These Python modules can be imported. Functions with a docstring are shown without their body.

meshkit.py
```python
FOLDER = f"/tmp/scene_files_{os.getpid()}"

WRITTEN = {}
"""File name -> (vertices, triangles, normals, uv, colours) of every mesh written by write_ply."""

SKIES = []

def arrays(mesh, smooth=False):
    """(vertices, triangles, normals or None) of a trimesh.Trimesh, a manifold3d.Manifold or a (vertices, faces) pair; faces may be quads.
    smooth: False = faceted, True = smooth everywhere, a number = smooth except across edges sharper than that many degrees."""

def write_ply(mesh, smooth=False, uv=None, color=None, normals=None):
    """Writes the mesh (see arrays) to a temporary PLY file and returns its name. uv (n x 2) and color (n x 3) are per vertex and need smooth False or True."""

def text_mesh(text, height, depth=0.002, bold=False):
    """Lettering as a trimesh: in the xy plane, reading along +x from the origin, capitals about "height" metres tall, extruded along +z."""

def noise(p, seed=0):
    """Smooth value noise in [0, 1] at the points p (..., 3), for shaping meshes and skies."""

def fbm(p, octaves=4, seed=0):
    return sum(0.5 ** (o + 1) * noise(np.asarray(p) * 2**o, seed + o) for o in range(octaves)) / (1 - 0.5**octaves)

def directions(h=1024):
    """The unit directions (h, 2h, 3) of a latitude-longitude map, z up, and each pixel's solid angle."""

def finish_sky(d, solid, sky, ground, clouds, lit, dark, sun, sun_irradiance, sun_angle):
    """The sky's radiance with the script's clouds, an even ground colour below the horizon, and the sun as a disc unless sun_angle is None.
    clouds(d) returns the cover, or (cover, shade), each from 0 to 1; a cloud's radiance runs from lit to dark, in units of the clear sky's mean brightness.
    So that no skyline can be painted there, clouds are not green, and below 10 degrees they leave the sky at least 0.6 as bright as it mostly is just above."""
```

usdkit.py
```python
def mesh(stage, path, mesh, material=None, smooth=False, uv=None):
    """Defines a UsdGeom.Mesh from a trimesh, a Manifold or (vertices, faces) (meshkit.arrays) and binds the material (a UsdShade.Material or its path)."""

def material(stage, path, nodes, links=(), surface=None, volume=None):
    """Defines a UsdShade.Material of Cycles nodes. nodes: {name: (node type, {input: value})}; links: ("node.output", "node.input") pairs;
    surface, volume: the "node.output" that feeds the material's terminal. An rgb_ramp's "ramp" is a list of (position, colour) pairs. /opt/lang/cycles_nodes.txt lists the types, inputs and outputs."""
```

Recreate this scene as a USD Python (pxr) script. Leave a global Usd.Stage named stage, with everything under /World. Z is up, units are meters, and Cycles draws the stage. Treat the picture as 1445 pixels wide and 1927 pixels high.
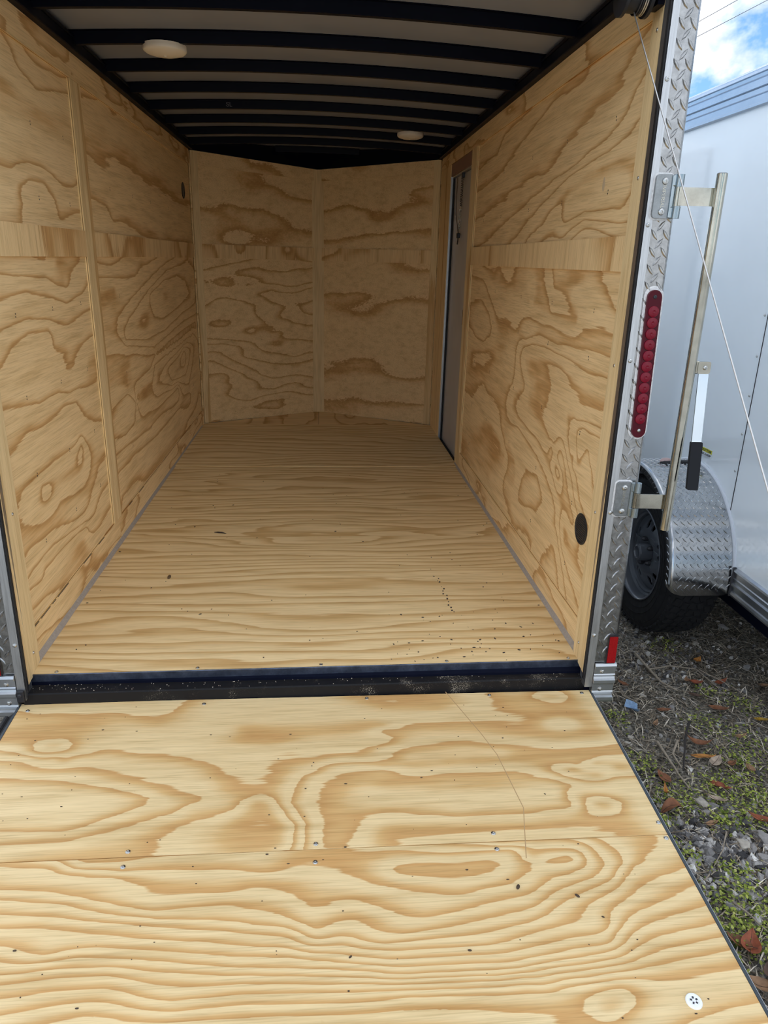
import math, random
import numpy as np
import trimesh, manifold3d, shapely.geometry as sg
import usdkit, meshkit
from meshkit import fbm
from scipy.interpolate import RBFInterpolator
from pxr import Usd, UsdGeom, UsdLux, UsdShade, Gf, Sdf, Vt

random.seed(11)
np.random.seed(11)
stage = Usd.Stage.CreateInMemory()
UsdGeom.SetStageUpAxis(stage, 'Z')
UsdGeom.SetStageMetersPerUnit(stage, 1.0)
UsdGeom.Xform.Define(stage, '/World')
UsdGeom.Scope.Define(stage, '/World/Looks')
V = lambda *a: np.array(a, float)

# ------------------------------------------------------------------ camera
F_PX, EYE, YAW, PITCH, ROLL = 1362.26, V(0.02374, -2.04375, 1.23628), 0.09073, -0.33471, 0.02702
EXPOSURE = 0.52
fwd = V(math.sin(YAW) * math.cos(PITCH), math.cos(YAW) * math.cos(PITCH), math.sin(PITCH))
r0 = V(math.cos(YAW), -math.sin(YAW), 0)
u0 = np.cross(r0, fwd)
right = math.cos(ROLL) * r0 + math.sin(ROLL) * u0
up = -math.sin(ROLL) * r0 + math.cos(ROLL) * u0
cam = UsdGeom.Camera.Define(stage, '/World/camera')
cam.CreateHorizontalApertureAttr(27.0)
cam.CreateVerticalApertureAttr(27.0 * 1927 / 1445)
cam.CreateFocalLengthAttr(27.0 * F_PX / 1445)
cam.CreateFStopAttr(0.0)
cam.CreateExposureAttr(EXPOSURE)
cam.AddTransformOp().Set(Gf.Matrix4d(*right, 0, *up, 0, *(-fwd), 0, *EYE, 1))


# ------------------------------------------------------------------ materials
def mat(name, nodes, links=(), surface='p.BSDF'):
    return usdkit.material(stage, '/World/Looks/' + name, nodes, links, surface=surface)


# sky: blue with broad white clouds, the sun stays behind cloud
SKY = mat('sky', {
    'tc': ('texture_coordinate', {}),
    'sky': ('sky_texture', {'sky_type': 'multiple_scattering', 'sun_disc': False, 'sun_elevation': 0.95, 'sun_rotation': 0.4}),
    'hs': ('hsv', {'saturation': 1.15, 'value': 0.046}),
    'map': ('mapping', {'scale': (1.0, 1.0, 1.6), 'location': (6.6, 0.4, 0.9)}),
    'n': ('noise_texture', {'scale': 3.4, 'detail': 7.0, 'roughness': 0.56, 'distortion': 0.15}),
    'r': ('rgb_ramp', {'ramp': [(.44, (0, 0, 0)), (.50, (1, 1, 1))]}),
    'n2': ('noise_texture', {'scale': 7.0, 'detail': 4.0}),
    'cr': ('rgb_ramp', {'ramp': [(.36, (0.58, 0.63, 0.70)), (.58, (1.16, 1.20, 1.26))]}),
    'mx': ('mix_color', {}),
    'bg': ('background_shader', {'strength': 1.0})},
    [('tc.generated', 'map.vector'), ('map.vector', 'n.vector'), ('map.vector', 'n2.vector'), ('n.fac', 'r.fac'), ('n2.fac', 'cr.fac'),
     ('sky.color', 'hs.color'), ('r.color', 'mx.fac'), ('hs.color', 'mx.a'), ('cr.color', 'mx.b'), ('mx.result', 'bg.color')], 'bg.background')
dome = UsdLux.DomeLight.Define(stage, '/World/sky')
dome.CreateIntensityAttr(1.0)
UsdShade.MaterialBindingAPI.Apply(dome.GetPrim()).Bind(SKY)


def plain(name, color, rough=0.5, metal=0.0, spec=0.5, vary=0.0, vscale=20.0, bump=0.0, bscale=200.0, coat=0.0, stretch=(1, 1, 1)):
    n = {'p': ('principled_bsdf', {'base_color': color, 'roughness': rough, 'metallic': metal, 'specular_ior_level': spec, 'coat_weight': coat, 'coat_roughness': 0.06})}
    l = []
    if vary or bump:
        n['g'] = ('geometry', {})
        n['m'] = ('mapping', {'scale': stretch})
        l.append(('g.position', 'm.vector'))
    if vary:
        n['n'] = ('noise_texture', {'scale': vscale, 'detail': 5.0, 'roughness': 0.6})
        lo, hi = [max(0, c * (1 - vary)) for c in color], [min(1, c * (1 + vary)) for c in color]
        n['r'] = ('rgb_ramp', {'ramp': [(.3, lo), (.7, hi)]})
        n['rr'] = ('map_range', {'from_min': 0.3, 'from_max': 0.7, 'to_min': rough * (1 - vary * .6), 'to_max': min(1, rough * (1 + vary * .6))})
        l += [('m.vector', 'n.vector'), ('n.fac', 'r.fac'), ('r.color', 'p.base_color'), ('n.fac', 'rr.value'), ('rr.result', 'p.roughness')]
    if bump:
        n['bn'] = ('noise_texture', {'scale': bscale, 'detail': 3.0})
        n['b'] = ('bump', {'strength': bump, 'distance': 0.002})
        l += [('m.vector', 'bn.vector'), ('bn.fac', 'b.height'), ('b.normal', 'p.normal')]
    return mat(name, n, l)


def wood(name, axis, light, tan, dark, seed=0.0, fiber=1.0, stops=(.38, .60, .72, .90, .955)):
    """Rotary-cut pine veneer: the growth rings come from the mesh's primvar 'grain', fibres run along axis."""
    along, across = 7.0, 260.0
    sc = [across] * 3
    sc['xyz'.index(axis)] = along
    sc2 = [30.0] * 3
    sc2['xyz'.index(axis)] = 2.5
    sc3 = [90.0] * 3
    sc3['xyz'.index(axis)] = 5.0
    mid = tuple(0.5 * (a + b) for a, b in zip(light, tan))
    n = {'g': ('geometry', {}), 'a': ('attribute', {'attribute': 'grain'}), 'e': ('attribute', {'attribute': 'ply'}),
         'm1': ('mapping', {'scale': tuple(sc), 'location': (seed, seed * .7, seed * 1.3)}),
         'm2': ('mapping', {'scale': tuple(sc2), 'location': (seed, seed * .7, seed * 1.3)}),
         'm3': ('mapping', {'scale': tuple(sc3), 'location': (seed, seed * .7, seed * 1.3)}),
         'f': ('noise_texture', {'scale': 1.0, 'detail': 3.0, 'roughness': 0.6}),
         'f2': ('noise_texture', {'scale': 1.0, 'detail': 4.0, 'roughness': 0.6}),
         'f3': ('noise_texture', {'scale': 1.0, 'detail': 2.0, 'roughness': 0.5}),
         'k1': ('math', {'math_type': 'multiply_add', 'value2': 0.10 * fiber, 'value3': -0.05 * fiber}),
         'k3': ('math', {'math_type': 'multiply_add', 'value2': 0.20 * fiber, 'value3': -0.10 * fiber}),
         's1': ('math', {'math_type': 'add'}), 's2': ('math', {'math_type': 'add'}), 'fr': ('math', {'math_type': 'fraction'}),
         'r': ('rgb_ramp', {'ramp': [(0, light), (stops[0], light), (stops[1], mid), (stops[2], tan), (stops[3], dark), (stops[4], dark), (1.0, light)]}),
         'fc': ('rgb_ramp', {'ramp': [(.25, (.78, .75, .69)), (.5, (1, 1, 1)), (.75, (1.07, 1.075, 1.08))]}),
         'tc': ('rgb_ramp', {'ramp': [(.3, (.86, .82, .75)), (.5, (1, 1, 1)), (.72, (1.06, 1.075, 1.11))]}),
         'ec': ('rgb_ramp', {'ramp': [(0, (1, 1, 1)), (.30, (1.12, 1.1, 1.0)), (.33, (.42, .36, .28)), (.62, (.42, .36, .28)), (.66, (1.12, 1.1, 1.0)), (1, (1, 1, 1))]}),
         'x1': ('mix_color', {'blend_type': 'multiply', 'fac': 1.0}), 'x2': ('mix_color', {'blend_type': 'multiply', 'fac': 1.0}), 'x3': ('mix_color', {'blend_type': 'multiply', 'fac': 1.0}),
         'b': ('bump', {'strength': 0.12, 'distance': 0.001}),
         'p': ('principled_bsdf', {'roughness': 0.62, 'specular_ior_level': 0.28})}
    l = [('g.position', 'm1.vector'), ('g.position', 'm2.vector'), ('g.position', 'm3.vector'), ('m1.vector', 'f.vector'), ('m2.vector', 'f2.vector'), ('m3.vector', 'f3.vector'),
         ('f.fac', 'k1.value1'), ('f3.fac', 'k3.value1'), ('a.fac', 's1.value1'), ('k1.value', 's1.value2'), ('s1.value', 's2.value1'), ('k3.value', 's2.value2'),
         ('s2.value', 'fr.value1'), ('fr.value', 'r.fac'), ('f.fac', 'fc.fac'), ('f2.fac', 'tc.fac'), ('e.fac', 'ec.fac'),
         ('r.color', 'x1.a'), ('fc.color', 'x1.b'), ('x1.result', 'x2.a'), ('tc.color', 'x2.b'), ('x2.result', 'x3.a'), ('ec.color', 'x3.b'), ('x3.result', 'p.base_color'),
         ('f.fac', 'b.height'), ('b.normal', 'p.normal')]
    return mat(name, n, l)


WOOD = {}
LIGHT, TAN, DARK = (.80, .605, .36), (.63, .395, .18), (.55, .31, .125)
WL, WT, WD = (.88, .645, .345), (.72, .455, .20), (.60, .345, .135)
THIN = (.66, .79, .85, .915, .96)
for ax in 'xyz':
    for k in range(3):
        WOOD[ax + str(k)] = wood('pine_ply_%s%d' % (ax, k), ax, WL, WT, WD, seed=3.1 * k + 1, stops=THIN)
WOOD['ramp0'] = wood('pine_ply_ramp_upper', 'x', (.76, .575, .305), (.645, .415, .172), (.58, .335, .127), seed=2.0, fiber=1.3, stops=(.34, .58, .71, .90, .955))
WOOD['ramp1'] = wood('pine_ply_ramp_lower', 'x', (.745, .565, .30), (.63, .395, .160), (.57, .322, .117), seed=5.0, fiber=1.2, stops=(.32, .56, .70, .90, .955))
for k in range(3):
    WOOD['floor%d' % k] = wood('pine_ply_floor_%d' % k, 'x', (.87, .66, .355), (.745, .51, .235), (.65, .415, .175), seed=7.0 + 2 * k, stops=(.40, .62, .74, .88, .95))
WOOD['lam'] = wood('pine_board_z', 'z', (.84, .64, .35), (.73, .50, .24), (.65, .41, .175), seed=9.0)
STEELBLK = plain('black_painted_steel', (.0022, .0032, .0095), 0.45, 0, 0.12, vary=.15, vscale=12)
SILLBLK = mat('dusty_black_steel', {
    'g': ('geometry', {}), 'n': ('noise_texture', {'scale': 420.0, 'detail': 2.0}), 'n2': ('noise_texture', {'scale': 14.0, 'detail': 4.0}),
    'mu': ('math', {'math_type': 'multiply'}), 'r': ('rgb_ramp', {'ramp': [(.27, (.005, .005, .006)), (.37, (.016, .014, .012)), (.45, (.40, .36, .29))]}),
    'p': ('principled_bsdf', {'roughness': .5, 'specular_ior_level': .25})},
    [('g.position', 'n.vector'), ('g.position', 'n2.vector'), ('n.fac', 'mu.value1'), ('n2.fac', 'mu.value2'), ('mu.value', 'r.fac'), ('r.color', 'p.base_color')])
ALU = plain('mill_aluminium', (.55, .56, .57), 0.36, 1.0, vary=.12, vscale=3.0, stretch=(60, 60, 3))
ALUPLATE = plain('diamond_plate_aluminium', (.40, .40, .395), 0.26, 1.0, vary=.22, vscale=45.0)
ALURAIL = plain('anodised_rail', (.52, .54, .56), 0.34, 1.0, vary=.08, vscale=8.0)
ZINC = plain('zinc_plated_steel', (.47, .455, .39), 0.13, 1.0, vary=.18, vscale=22.0)
SCREW = plain('bright_zinc_screw', (.62, .62, .60), 0.24, 1.0)
DARKSTEEL = plain('dark_screw_recess', (.05, .05, .055), 0.4, 0.6)
RUBBER = plain('black_rubber', (.012, .012, .013), 0.6, 0, 0.35, vary=.3, vscale=60)
TYRE = plain('tyre_rubber', (.010, .010, .011), 0.72, 0, 0.3, vary=.3, vscale=30)
RIM = plain('dark_grey_wheel_paint', (.075, .082, .095), 0.30, 0.0, 0.6, coat=.3)
BLACKPL = plain('black_plastic', (.010, .010, .012), 0.45)
GRIP = plain('black_vinyl_grip', (.007, .008, .011), 0.6, 0, .25)
WHITEPAINT = plain('white_gloss_panel', (.74, .79, .825), 0.06, 0, 0.6, vary=.03, vscale=2, coat=1.0)
ROOFSKIN = plain('bare_roof_sheet', (.255, .275, .325), 0.42, 0.0, 0.35, vary=.10, vscale=3)
DOORSKIN = plain('grey_door_sheet', (.44, .42, .41), 0.35, 0.0, 0.4, vary=.06, vscale=5)
LENS = plain('cream_lamp_lens', (.80, .74, .64), 0.4)
CAULK = plain('grey_caulk', (.42, .37, .32), 0.7, vary=.12, vscale=90)
SEALANT = plain('white_sealant', (.70, .70, .70), 0.5, vary=.2, vscale=150)
YELLOW = plain('yellow_print', (.62, .60, .03), 0.5)
INK = plain('black_print', (.012, .012, .018), 0.6)
STAMP = plain('pale_paint_print', (.16, .16, .19), 0.6)
HEADERWOOD = plain('reddish_header_board', (.26, .15, .11), 0.65, vary=.12, vscale=12, stretch=(1, 1, 6))
LATCHBRN = plain('brown_latch_pocket', (.14, .085, .05), 0.6)
REDLENS = mat('red_lens', {'p': ('principled_bsdf', {'base_color': (.15, .002, .013), 'roughness': .25, 'specular_ior_level': .35, 'coat_weight': .0})})
REDDARK = mat('dark_red_lens_body', {'p': ('principled_bsdf', {'base_color': (.060, .002, .008), 'roughness': .3, 'specular_ior_level': .2})})
REFLECT = mat('red_reflector', {'g': ('geometry', {}), 'v': ('voronoi_texture', {'scale': 420.0}), 'r': ('rgb_ramp', {'ramp': [(0, (.33, .006, .008)), (1, (.20, .003, .004))]}), 'b': ('bump', {'strength': .4, 'distance': .001}),
                                'p': ('principled_bsdf', {'roughness': .3, 'specular_ior_level': .3})}, [('g.position', 'v.vector'), ('v.distance', 'r.fac'), ('r.color', 'p.base_color'), ('v.distance', 'b.height'), ('b.normal', 'p.normal')])
CABLE = plain('steel_cable', (.72, .71, .68), 0.35, 1.0)
SOIL = mat('dark_gravel_soil', {
    'g': ('geometry', {}), 'n': ('noise_texture', {'scale': 90.0, 'detail': 8.0, 'roughness': .7}), 'n2': ('noise_texture', {'scale': 4.0, 'detail': 4.0}),
    'v': ('voronoi_texture', {'scale': 110.0}),
    'r': ('rgb_ramp', {'ramp': [(.36, (.030, .027, .024)), (.5, (.15, .138, .12)), (.64, (.40, .375, .34))]}),
    'r2': ('rgb_ramp', {'ramp': [(.35, (.75, .72, .65)), (.65, (1.1, 1.1, 1.05))]}),
    'x': ('mix_color', {'blend_type': 'multiply', 'fac': 1.0}), 'b': ('bump', {'strength': .8, 'distance': .008}),
    'p': ('principled_bsdf', {'roughness': .95, 'specular_ior_level': .15})},
    [('g.position', 'n.vector'), ('g.position', 'n2.vector'), ('g.position', 'v.vector'), ('n.fac', 'r.fac'), ('n2.fac', 'r2.fac'), ('r.color', 'x.a'), ('r2.color', 'x.b'), ('x.result', 'p.base_color'), ('v.distance', 'b.height'), ('b.normal', 'p.normal')])


def island(name, ramp, rough=.8, translucent=0.0):
    """Colour varies from one loose piece of the mesh to the next."""
    n = {'g': ('geometry', {}), 'a': ('attribute', {'attribute': 'tone'}), 'r': ('rgb_ramp', {'ramp': ramp}), 'n': ('noise_texture', {'scale': 140.0, 'detail': 3.0}), 'r2': ('rgb_ramp', {'ramp': [(.3, (.7, .7, .7)), (.7, (1.2, 1.2, 1.2))]}),
         'x': ('mix_color', {'blend_type': 'multiply', 'fac': 1.0}), 'p': ('principled_bsdf', {'roughness': rough, 'specular_ior_level': .25})}
    l = [('a.fac', 'r.fac'), ('g.position', 'n.vector'), ('n.fac', 'r2.fac'), ('r.color', 'x.a'), ('r2.color', 'x.b'), ('x.result', 'p.base_color')]
    if translucent:
        n['t'] = ('translucent_bsdf', {})
        n['mc'] = ('mix_closure', {'fac': translucent})
        l += [('x.result', 't.color'), ('p.BSDF', 'mc.closure1'), ('t.BSDF', 'mc.closure2')]
        return mat(name, n, l, 'mc.closure')
    return mat(name, n, l)


GRAVEL = island('gravel_mix', [(0, (.035, .034, .035)), (.4, (.15, .144, .142)), (.75, (.33, .315, .30)), (.92, (.55, .53, .50)), (1, (.80, .78, .74))])
STRAW = island('dry_litter', [(0, (.07, .052, .035)), (.5, (.26, .21, .15)), (.85, (.52, .45, .34)), (1, (.75, .69, .58))])
WEED = island('low_weed_leaf', [(0, (.08, .12, .02)), (.5, (.25, .31, .05)), (.85, (.42, .46, .10)), (1, (.56, .56, .2))], .6, .25)
TWIG = plain('grey_twig_bark', (.27, .225, .17), .85, vary=.3, vscale=60)
TWIGDARK = plain('dark_wet_twig', (.022, .018, .016), .8, vary=.3, vscale=60)
PALESTONE = plain('pale_limestone', (.40, .365, .31), .85, vary=.18, vscale=70, bump=.4, bscale=150)
GREYSTONE = plain('grey_limestone', (.27, .257, .245), .85, vary=.2, vscale=70, bump=.4, bscale=150)


def leafmat(name, c):
    lo, hi = tuple(x * .62 for x in c), tuple(min(1, x * 1.25) for x in c)
    return mat(name, {'g': ('geometry', {}), 'n': ('noise_texture', {'scale': 55.0, 'detail': 4.0}), 'r': ('rgb_ramp', {'ramp': [(.3, lo), (.7, hi)]}),
                      'p': ('principled_bsdf', {'roughness': .55, 'specular_ior_level': .35}), 't': ('translucent_bsdf', {}), 'mc': ('mix_closure', {'fac': .2})},
               [('g.position', 'n.vector'), ('n.fac', 'r.fac'), ('r.color', 'p.base_color'), ('r.color', 't.color'), ('p.BSDF', 'mc.closure1'), ('t.BSDF', 'mc.closure2')], 'mc.closure')


LEAF = {'brown': leafmat('brown_leaf', (.25, .105, .050)), 'rust': leafmat('rust_leaf', (.30, .085, .040)), 'orange': leafmat('orange_leaf', (.46, .20, .045)),
        'pale': leafmat('pale_tan_leaf', (.44, .35, .27)), 'tan': leafmat('tan_leaf', (.34, .20, .11)), 'gold': leafmat('gold_leaf', (.50, .30, .03)), 'dark': leafmat('dark_brown_leaf', (.10, .060, .042))}
BLUESCRAP = plain('blue_plastic_scrap', (.28, .42, .62), .35, vary=.3, vscale=60)

# ------------------------------------------------------------------ builders
USED = {}


def path_for(parent, name):
    k = (parent, name)
    USED[k] = USED.get(k, -1) + 1
    return parent + '/' + (name if USED[k] == 0 else '%s_%03d' % (name, USED[k]))


def describe(prim, label=None, cat=None, group=None, kind=None):
    for k, v in (('label', label), ('category', cat), ('group', group), ('kind', kind)):
        if v:
            prim.SetCustomDataByKey(k, v)
    return prim


class Thing:
    """An Xform at the thing's base; meshes are given in world coordinates and stored relative to it."""

    def __init__(self, name, label=None, cat=None, at=(0, 0, 0), group=None, kind=None, parent=None):
        self.path = path_for(parent.path if parent else '/World', name)
        self.at = V(*at)
        self.base = self.at if parent is None else parent.base
        x = UsdGeom.Xform.Define(stage, self.path)
        if parent is None and np.any(self.at):
            x.AddTranslateOp().Set(Gf.Vec3d(*self.at))
        self.prim = describe(x.GetPrim(), label, cat, group, kind)

    def add(self, name, mesh, m, smooth=False, label=None, kind=None, under=None, attrs=None):
        p = path_for(under or self.path, name)
        v, f, n = meshkit.arrays(mesh, smooth)
        v = v - self.base
        if n is not None:
            mm = usdkit.mesh(stage, p, (v, f), m)
            mm.CreateNormalsAttr(Vt.Vec3fArray.FromNumpy(n.astype(np.float32)))
            mm.SetNormalsInterpolation('vertex')
        else:
            mm = usdkit.mesh(stage, p, (v, f), m)
        for k, a in (attrs or {}).items():
            UsdGeom.PrimvarsAPI(mm).CreatePrimvar(k, Sdf.ValueTypeNames.FloatArray, 'vertex').Set(Vt.FloatArray.FromNumpy(np.asarray(a, np.float32)))
        describe(mm.GetPrim(), label, None, None, kind)
        return p


def single(name, mesh, m, label, cat, group=None, kind=None, smooth=False, tone=None):
    """A thing that is one mesh."""
    p = path_for('/World', name)
    v, f, n = meshkit.arrays(mesh, smooth)
    mm = usdkit.mesh(stage, p, (v, f), m)
    if n is not None:
        mm.CreateNormalsAttr(Vt.Vec3fArray.FromNumpy(n.astype(np.float32)))
        mm.SetNormalsInterpolation('vertex')
    if tone is not None:
        UsdGeom.PrimvarsAPI(mm).CreatePrimvar('tone', Sdf.ValueTypeNames.FloatArray, 'vertex').Set(Vt.FloatArray.FromNumpy(np.asarray(tone, np.float32)))
    describe(mm.GetPrim(), label, cat, group, kind)


cat_ = trimesh.util.concatenate


def box(x0, x1, y0, y1, z0, z1, bev=0.0):
    ext = V(x1 - x0, y1 - y0, z1 - z0)
    c = V(x0 + x1, y0 + y1, z0 + z1) / 2
    if bev:
        b = min(bev, min(ext) * .45)
        h = ext / 2
        pts = []
        for sx in (-1, 1):
            for sy in (-1, 1):
                for sz in (-1, 1):
                    for k in range(3):
                        q = h - b
                        q[k] = h[k]
                        pts.append(q * V(sx, sy, sz))
        m = trimesh.convex.convex_hull(np.array(pts))
    else:
        m = trimesh.creation.box(ext)
    m.apply_translation(c)
    return m


def frame_to(d, upv=(0, 0, 1)):
    d = V(*d) / np.linalg.norm(d)
    a = np.cross(upv, d)
    if np.linalg.norm(a) < 1e-6:
        a = np.cross((0, 1, 0), d)
    a /= np.linalg.norm(a)
    return np.stack([a, np.cross(d, a), d], 1)


def rod(a, b, r, n=16, r2=None):
    a, b = V(*a), V(*b)
    d = b - a
    R = frame_to(d)
    ang = np.arange(n) * 2 * math.pi / n
    c = np.stack([np.cos(ang), np.sin(ang), 0 * ang], 1)
    v = np.vstack([a + (c * r) @ R.T, b + (c * (r2 or r)) @ R.T, [a], [b]])
    f = []
    for i in range(n):
        j = (i + 1) % n
        f += [[i, j, n + j], [i, n + j, n + i], [2 * n, j, i], [2 * n + 1, n + i, n + j]]
    return trimesh.Trimesh(v, f, process=False)


def tube(pts, r, n=8):
    p = np.asarray(pts, float)
    t = np.gradient(p, axis=0)
    t /= np.linalg.norm(t, axis=1, keepdims=True)
    ref = V(0.31, 0.17, 0.93)
    a = np.cross(t, ref)
    a /= np.linalg.norm(a, axis=1, keepdims=True)
    b = np.cross(t, a)
    ang = np.arange(n) * 2 * math.pi / n
    rr = np.broadcast_to(r, (len(p),))
    v = (p[:, None] + rr[:, None, None] * (np.cos(ang)[None, :, None] * a[:, None] + np.sin(ang)[None, :, None] * b[:, None])).reshape(-1, 3)
    f = []
    for i in range(len(p) - 1):
        for j in range(n):
            k = (j + 1) % n
            f += [[i * n + j, i * n + k, (i + 1) * n + k], [i * n + j, (i + 1) * n + k, (i + 1) * n + j]]
    m = len(v)
    v = np.vstack([v, p[:1], p[-1:]])
    for j in range(n):
        k = (j + 1) % n
        f += [[m, k, j], [m + 1, (len(p) - 1) * n + j, (len(p) - 1) * n + k]]
    return trimesh.Trimesh(v, f, process=False)


def lathe(profile, n=48):
    """profile (r, h) pairs; revolved about z."""
    p = np.asarray(profile, float)
    ang = np.arange(n) * 2 * math.pi / n
    v = np.stack([p[:, None, 0] * np.cos(ang), p[:, None, 0] * np.sin(ang), np.broadcast_to(p[:, None, 1], (len(p), n))], -1).reshape(-1, 3)
    f = []
    for i in range(len(p) - 1):
        for j in range(n):
            k = (j + 1) % n
            f += [[i * n + j, i * n + k, (i + 1) * n + k], [i * n + j, (i + 1) * n + k, (i + 1) * n + j]]
    return trimesh.Trimesh(v, f, process=False)


def place(m, origin, zdir, updir=(0, 0, 1)):
    m = m.copy()
    T = np.eye(4)
    T[:3, :3] = frame_to(zdir, updir)
    T[:3, 3] = origin
    m.apply_transform(T)
    return m


def extrude(poly, axis, a0, a1):
    """poly: 2-D outline; axis 'x': outline is (y, z); 'y': (x, z); 'z': (x, y)."""
    m = trimesh.creation.extrude_polygon(sg.Polygon(poly) if not isinstance(poly, sg.Polygon) else poly, a1 - a0, engine='earcut')
    v = m.vertices.copy()
    if axis == 'x':
        w = np.stack([v[:, 2] + a0, v[:, 0], v[:, 1]], 1)
    elif axis == 'y':
        w = np.stack([v[:, 0], v[:, 2] + a0, v[:, 1]], 1)
    else:
        w = np.stack([v[:, 0], v[:, 1], v[:, 2] + a0], 1)
    m = trimesh.Trimesh(w, m.faces, process=False)
    m.fix_normals()
    return m


def disc_screw(c, n, r, h=None):
    """A dome-headed screw with its cross recess sunk in the top."""
    h = h or r * .45
    prof = [(r, -.002), (r, h * .25), (r * .86, h * .72), (r * .5, h * .97), (r * .34, h), (r * .22, h * .55), (0.0001, h * .45)]
    return place(lathe(prof, 16), c, n)


def sheet_grid(P, uv=None):
    h, w = P.shape[:2]
    i, j = np.meshgrid(np.arange(h - 1), np.arange(w - 1), indexing='ij')
    q = np.stack([i * w + j, i * w + j + 1, (i + 1) * w + j + 1, (i + 1) * w + j], -1).reshape(-1, 4)
    return np.vstack([q[:, [0, 1, 2]], q[:, [0, 2, 3]]])


# ------------------------------------------------------------------ plywood
def rings(a, b, seed, k=5.0, lin=0.0, sa=.75, sb=3.0, swirl=.25):
    """Growth-ring height over (a along the grain, b across it), in ring units."""
    q = np.stack([a * sa, b * sb, np.full_like(a, seed * 3.37)], -1)
    h = fbm(q, 3, seed) * k
    q2 = np.stack([a * sa * 3.1, b * sb * 2.7, np.full_like(a, seed * 1.7)], -1)
    return h + swirl * k * fbm(q2, 3, seed + 5) + lin * b


class Traced:
    """Growth rings through contours followed on the real sheets: level sets in sheet coordinates."""

    def __init__(self, lines, stretch=(1.0, 1.0), smooth=.02, wob=.10, seed=1):
        pts, val = [], []
        for lev, pl in lines:
            pl = np.asarray(pl, float)
            for (p, q) in zip(pl[:-1], pl[1:]):
                d = np.linalg.norm((q - p) * stretch)
                for t in np.arange(0, 1, max(.04 / max(d, .04), .12)):
                    pts.append(p + (q - p) * t)
                    val.append(lev)
            pts.append(pl[-1])
            val.append(lev)
        pts, keep = np.unique(np.round(pts, 3), axis=0, return_index=True)
        val = np.array(val)[keep]
        pts = pts * np.array(stretch)
        self.s, self.wob, self.seed = V(*stretch), wob, seed
        self.f = RBFInterpolator(pts, np.array(val, float), kernel='thin_plate_spline', smoothing=smooth * 1e-2, neighbors=60)

    def __call__(self, a, b):
        sh = a.shape
        ga, gb = np.unique(np.round(a, 5)), np.unique(np.round(b, 5))
        h = self.f(np.stack([a.ravel(), b.ravel()], 1) * self.s).reshape(sh)
        return h + self.wob * (fbm(np.stack([a * 4, b * 26, 0 * a + self.seed], -1), 3, self.seed) - .5) * 2


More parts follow.
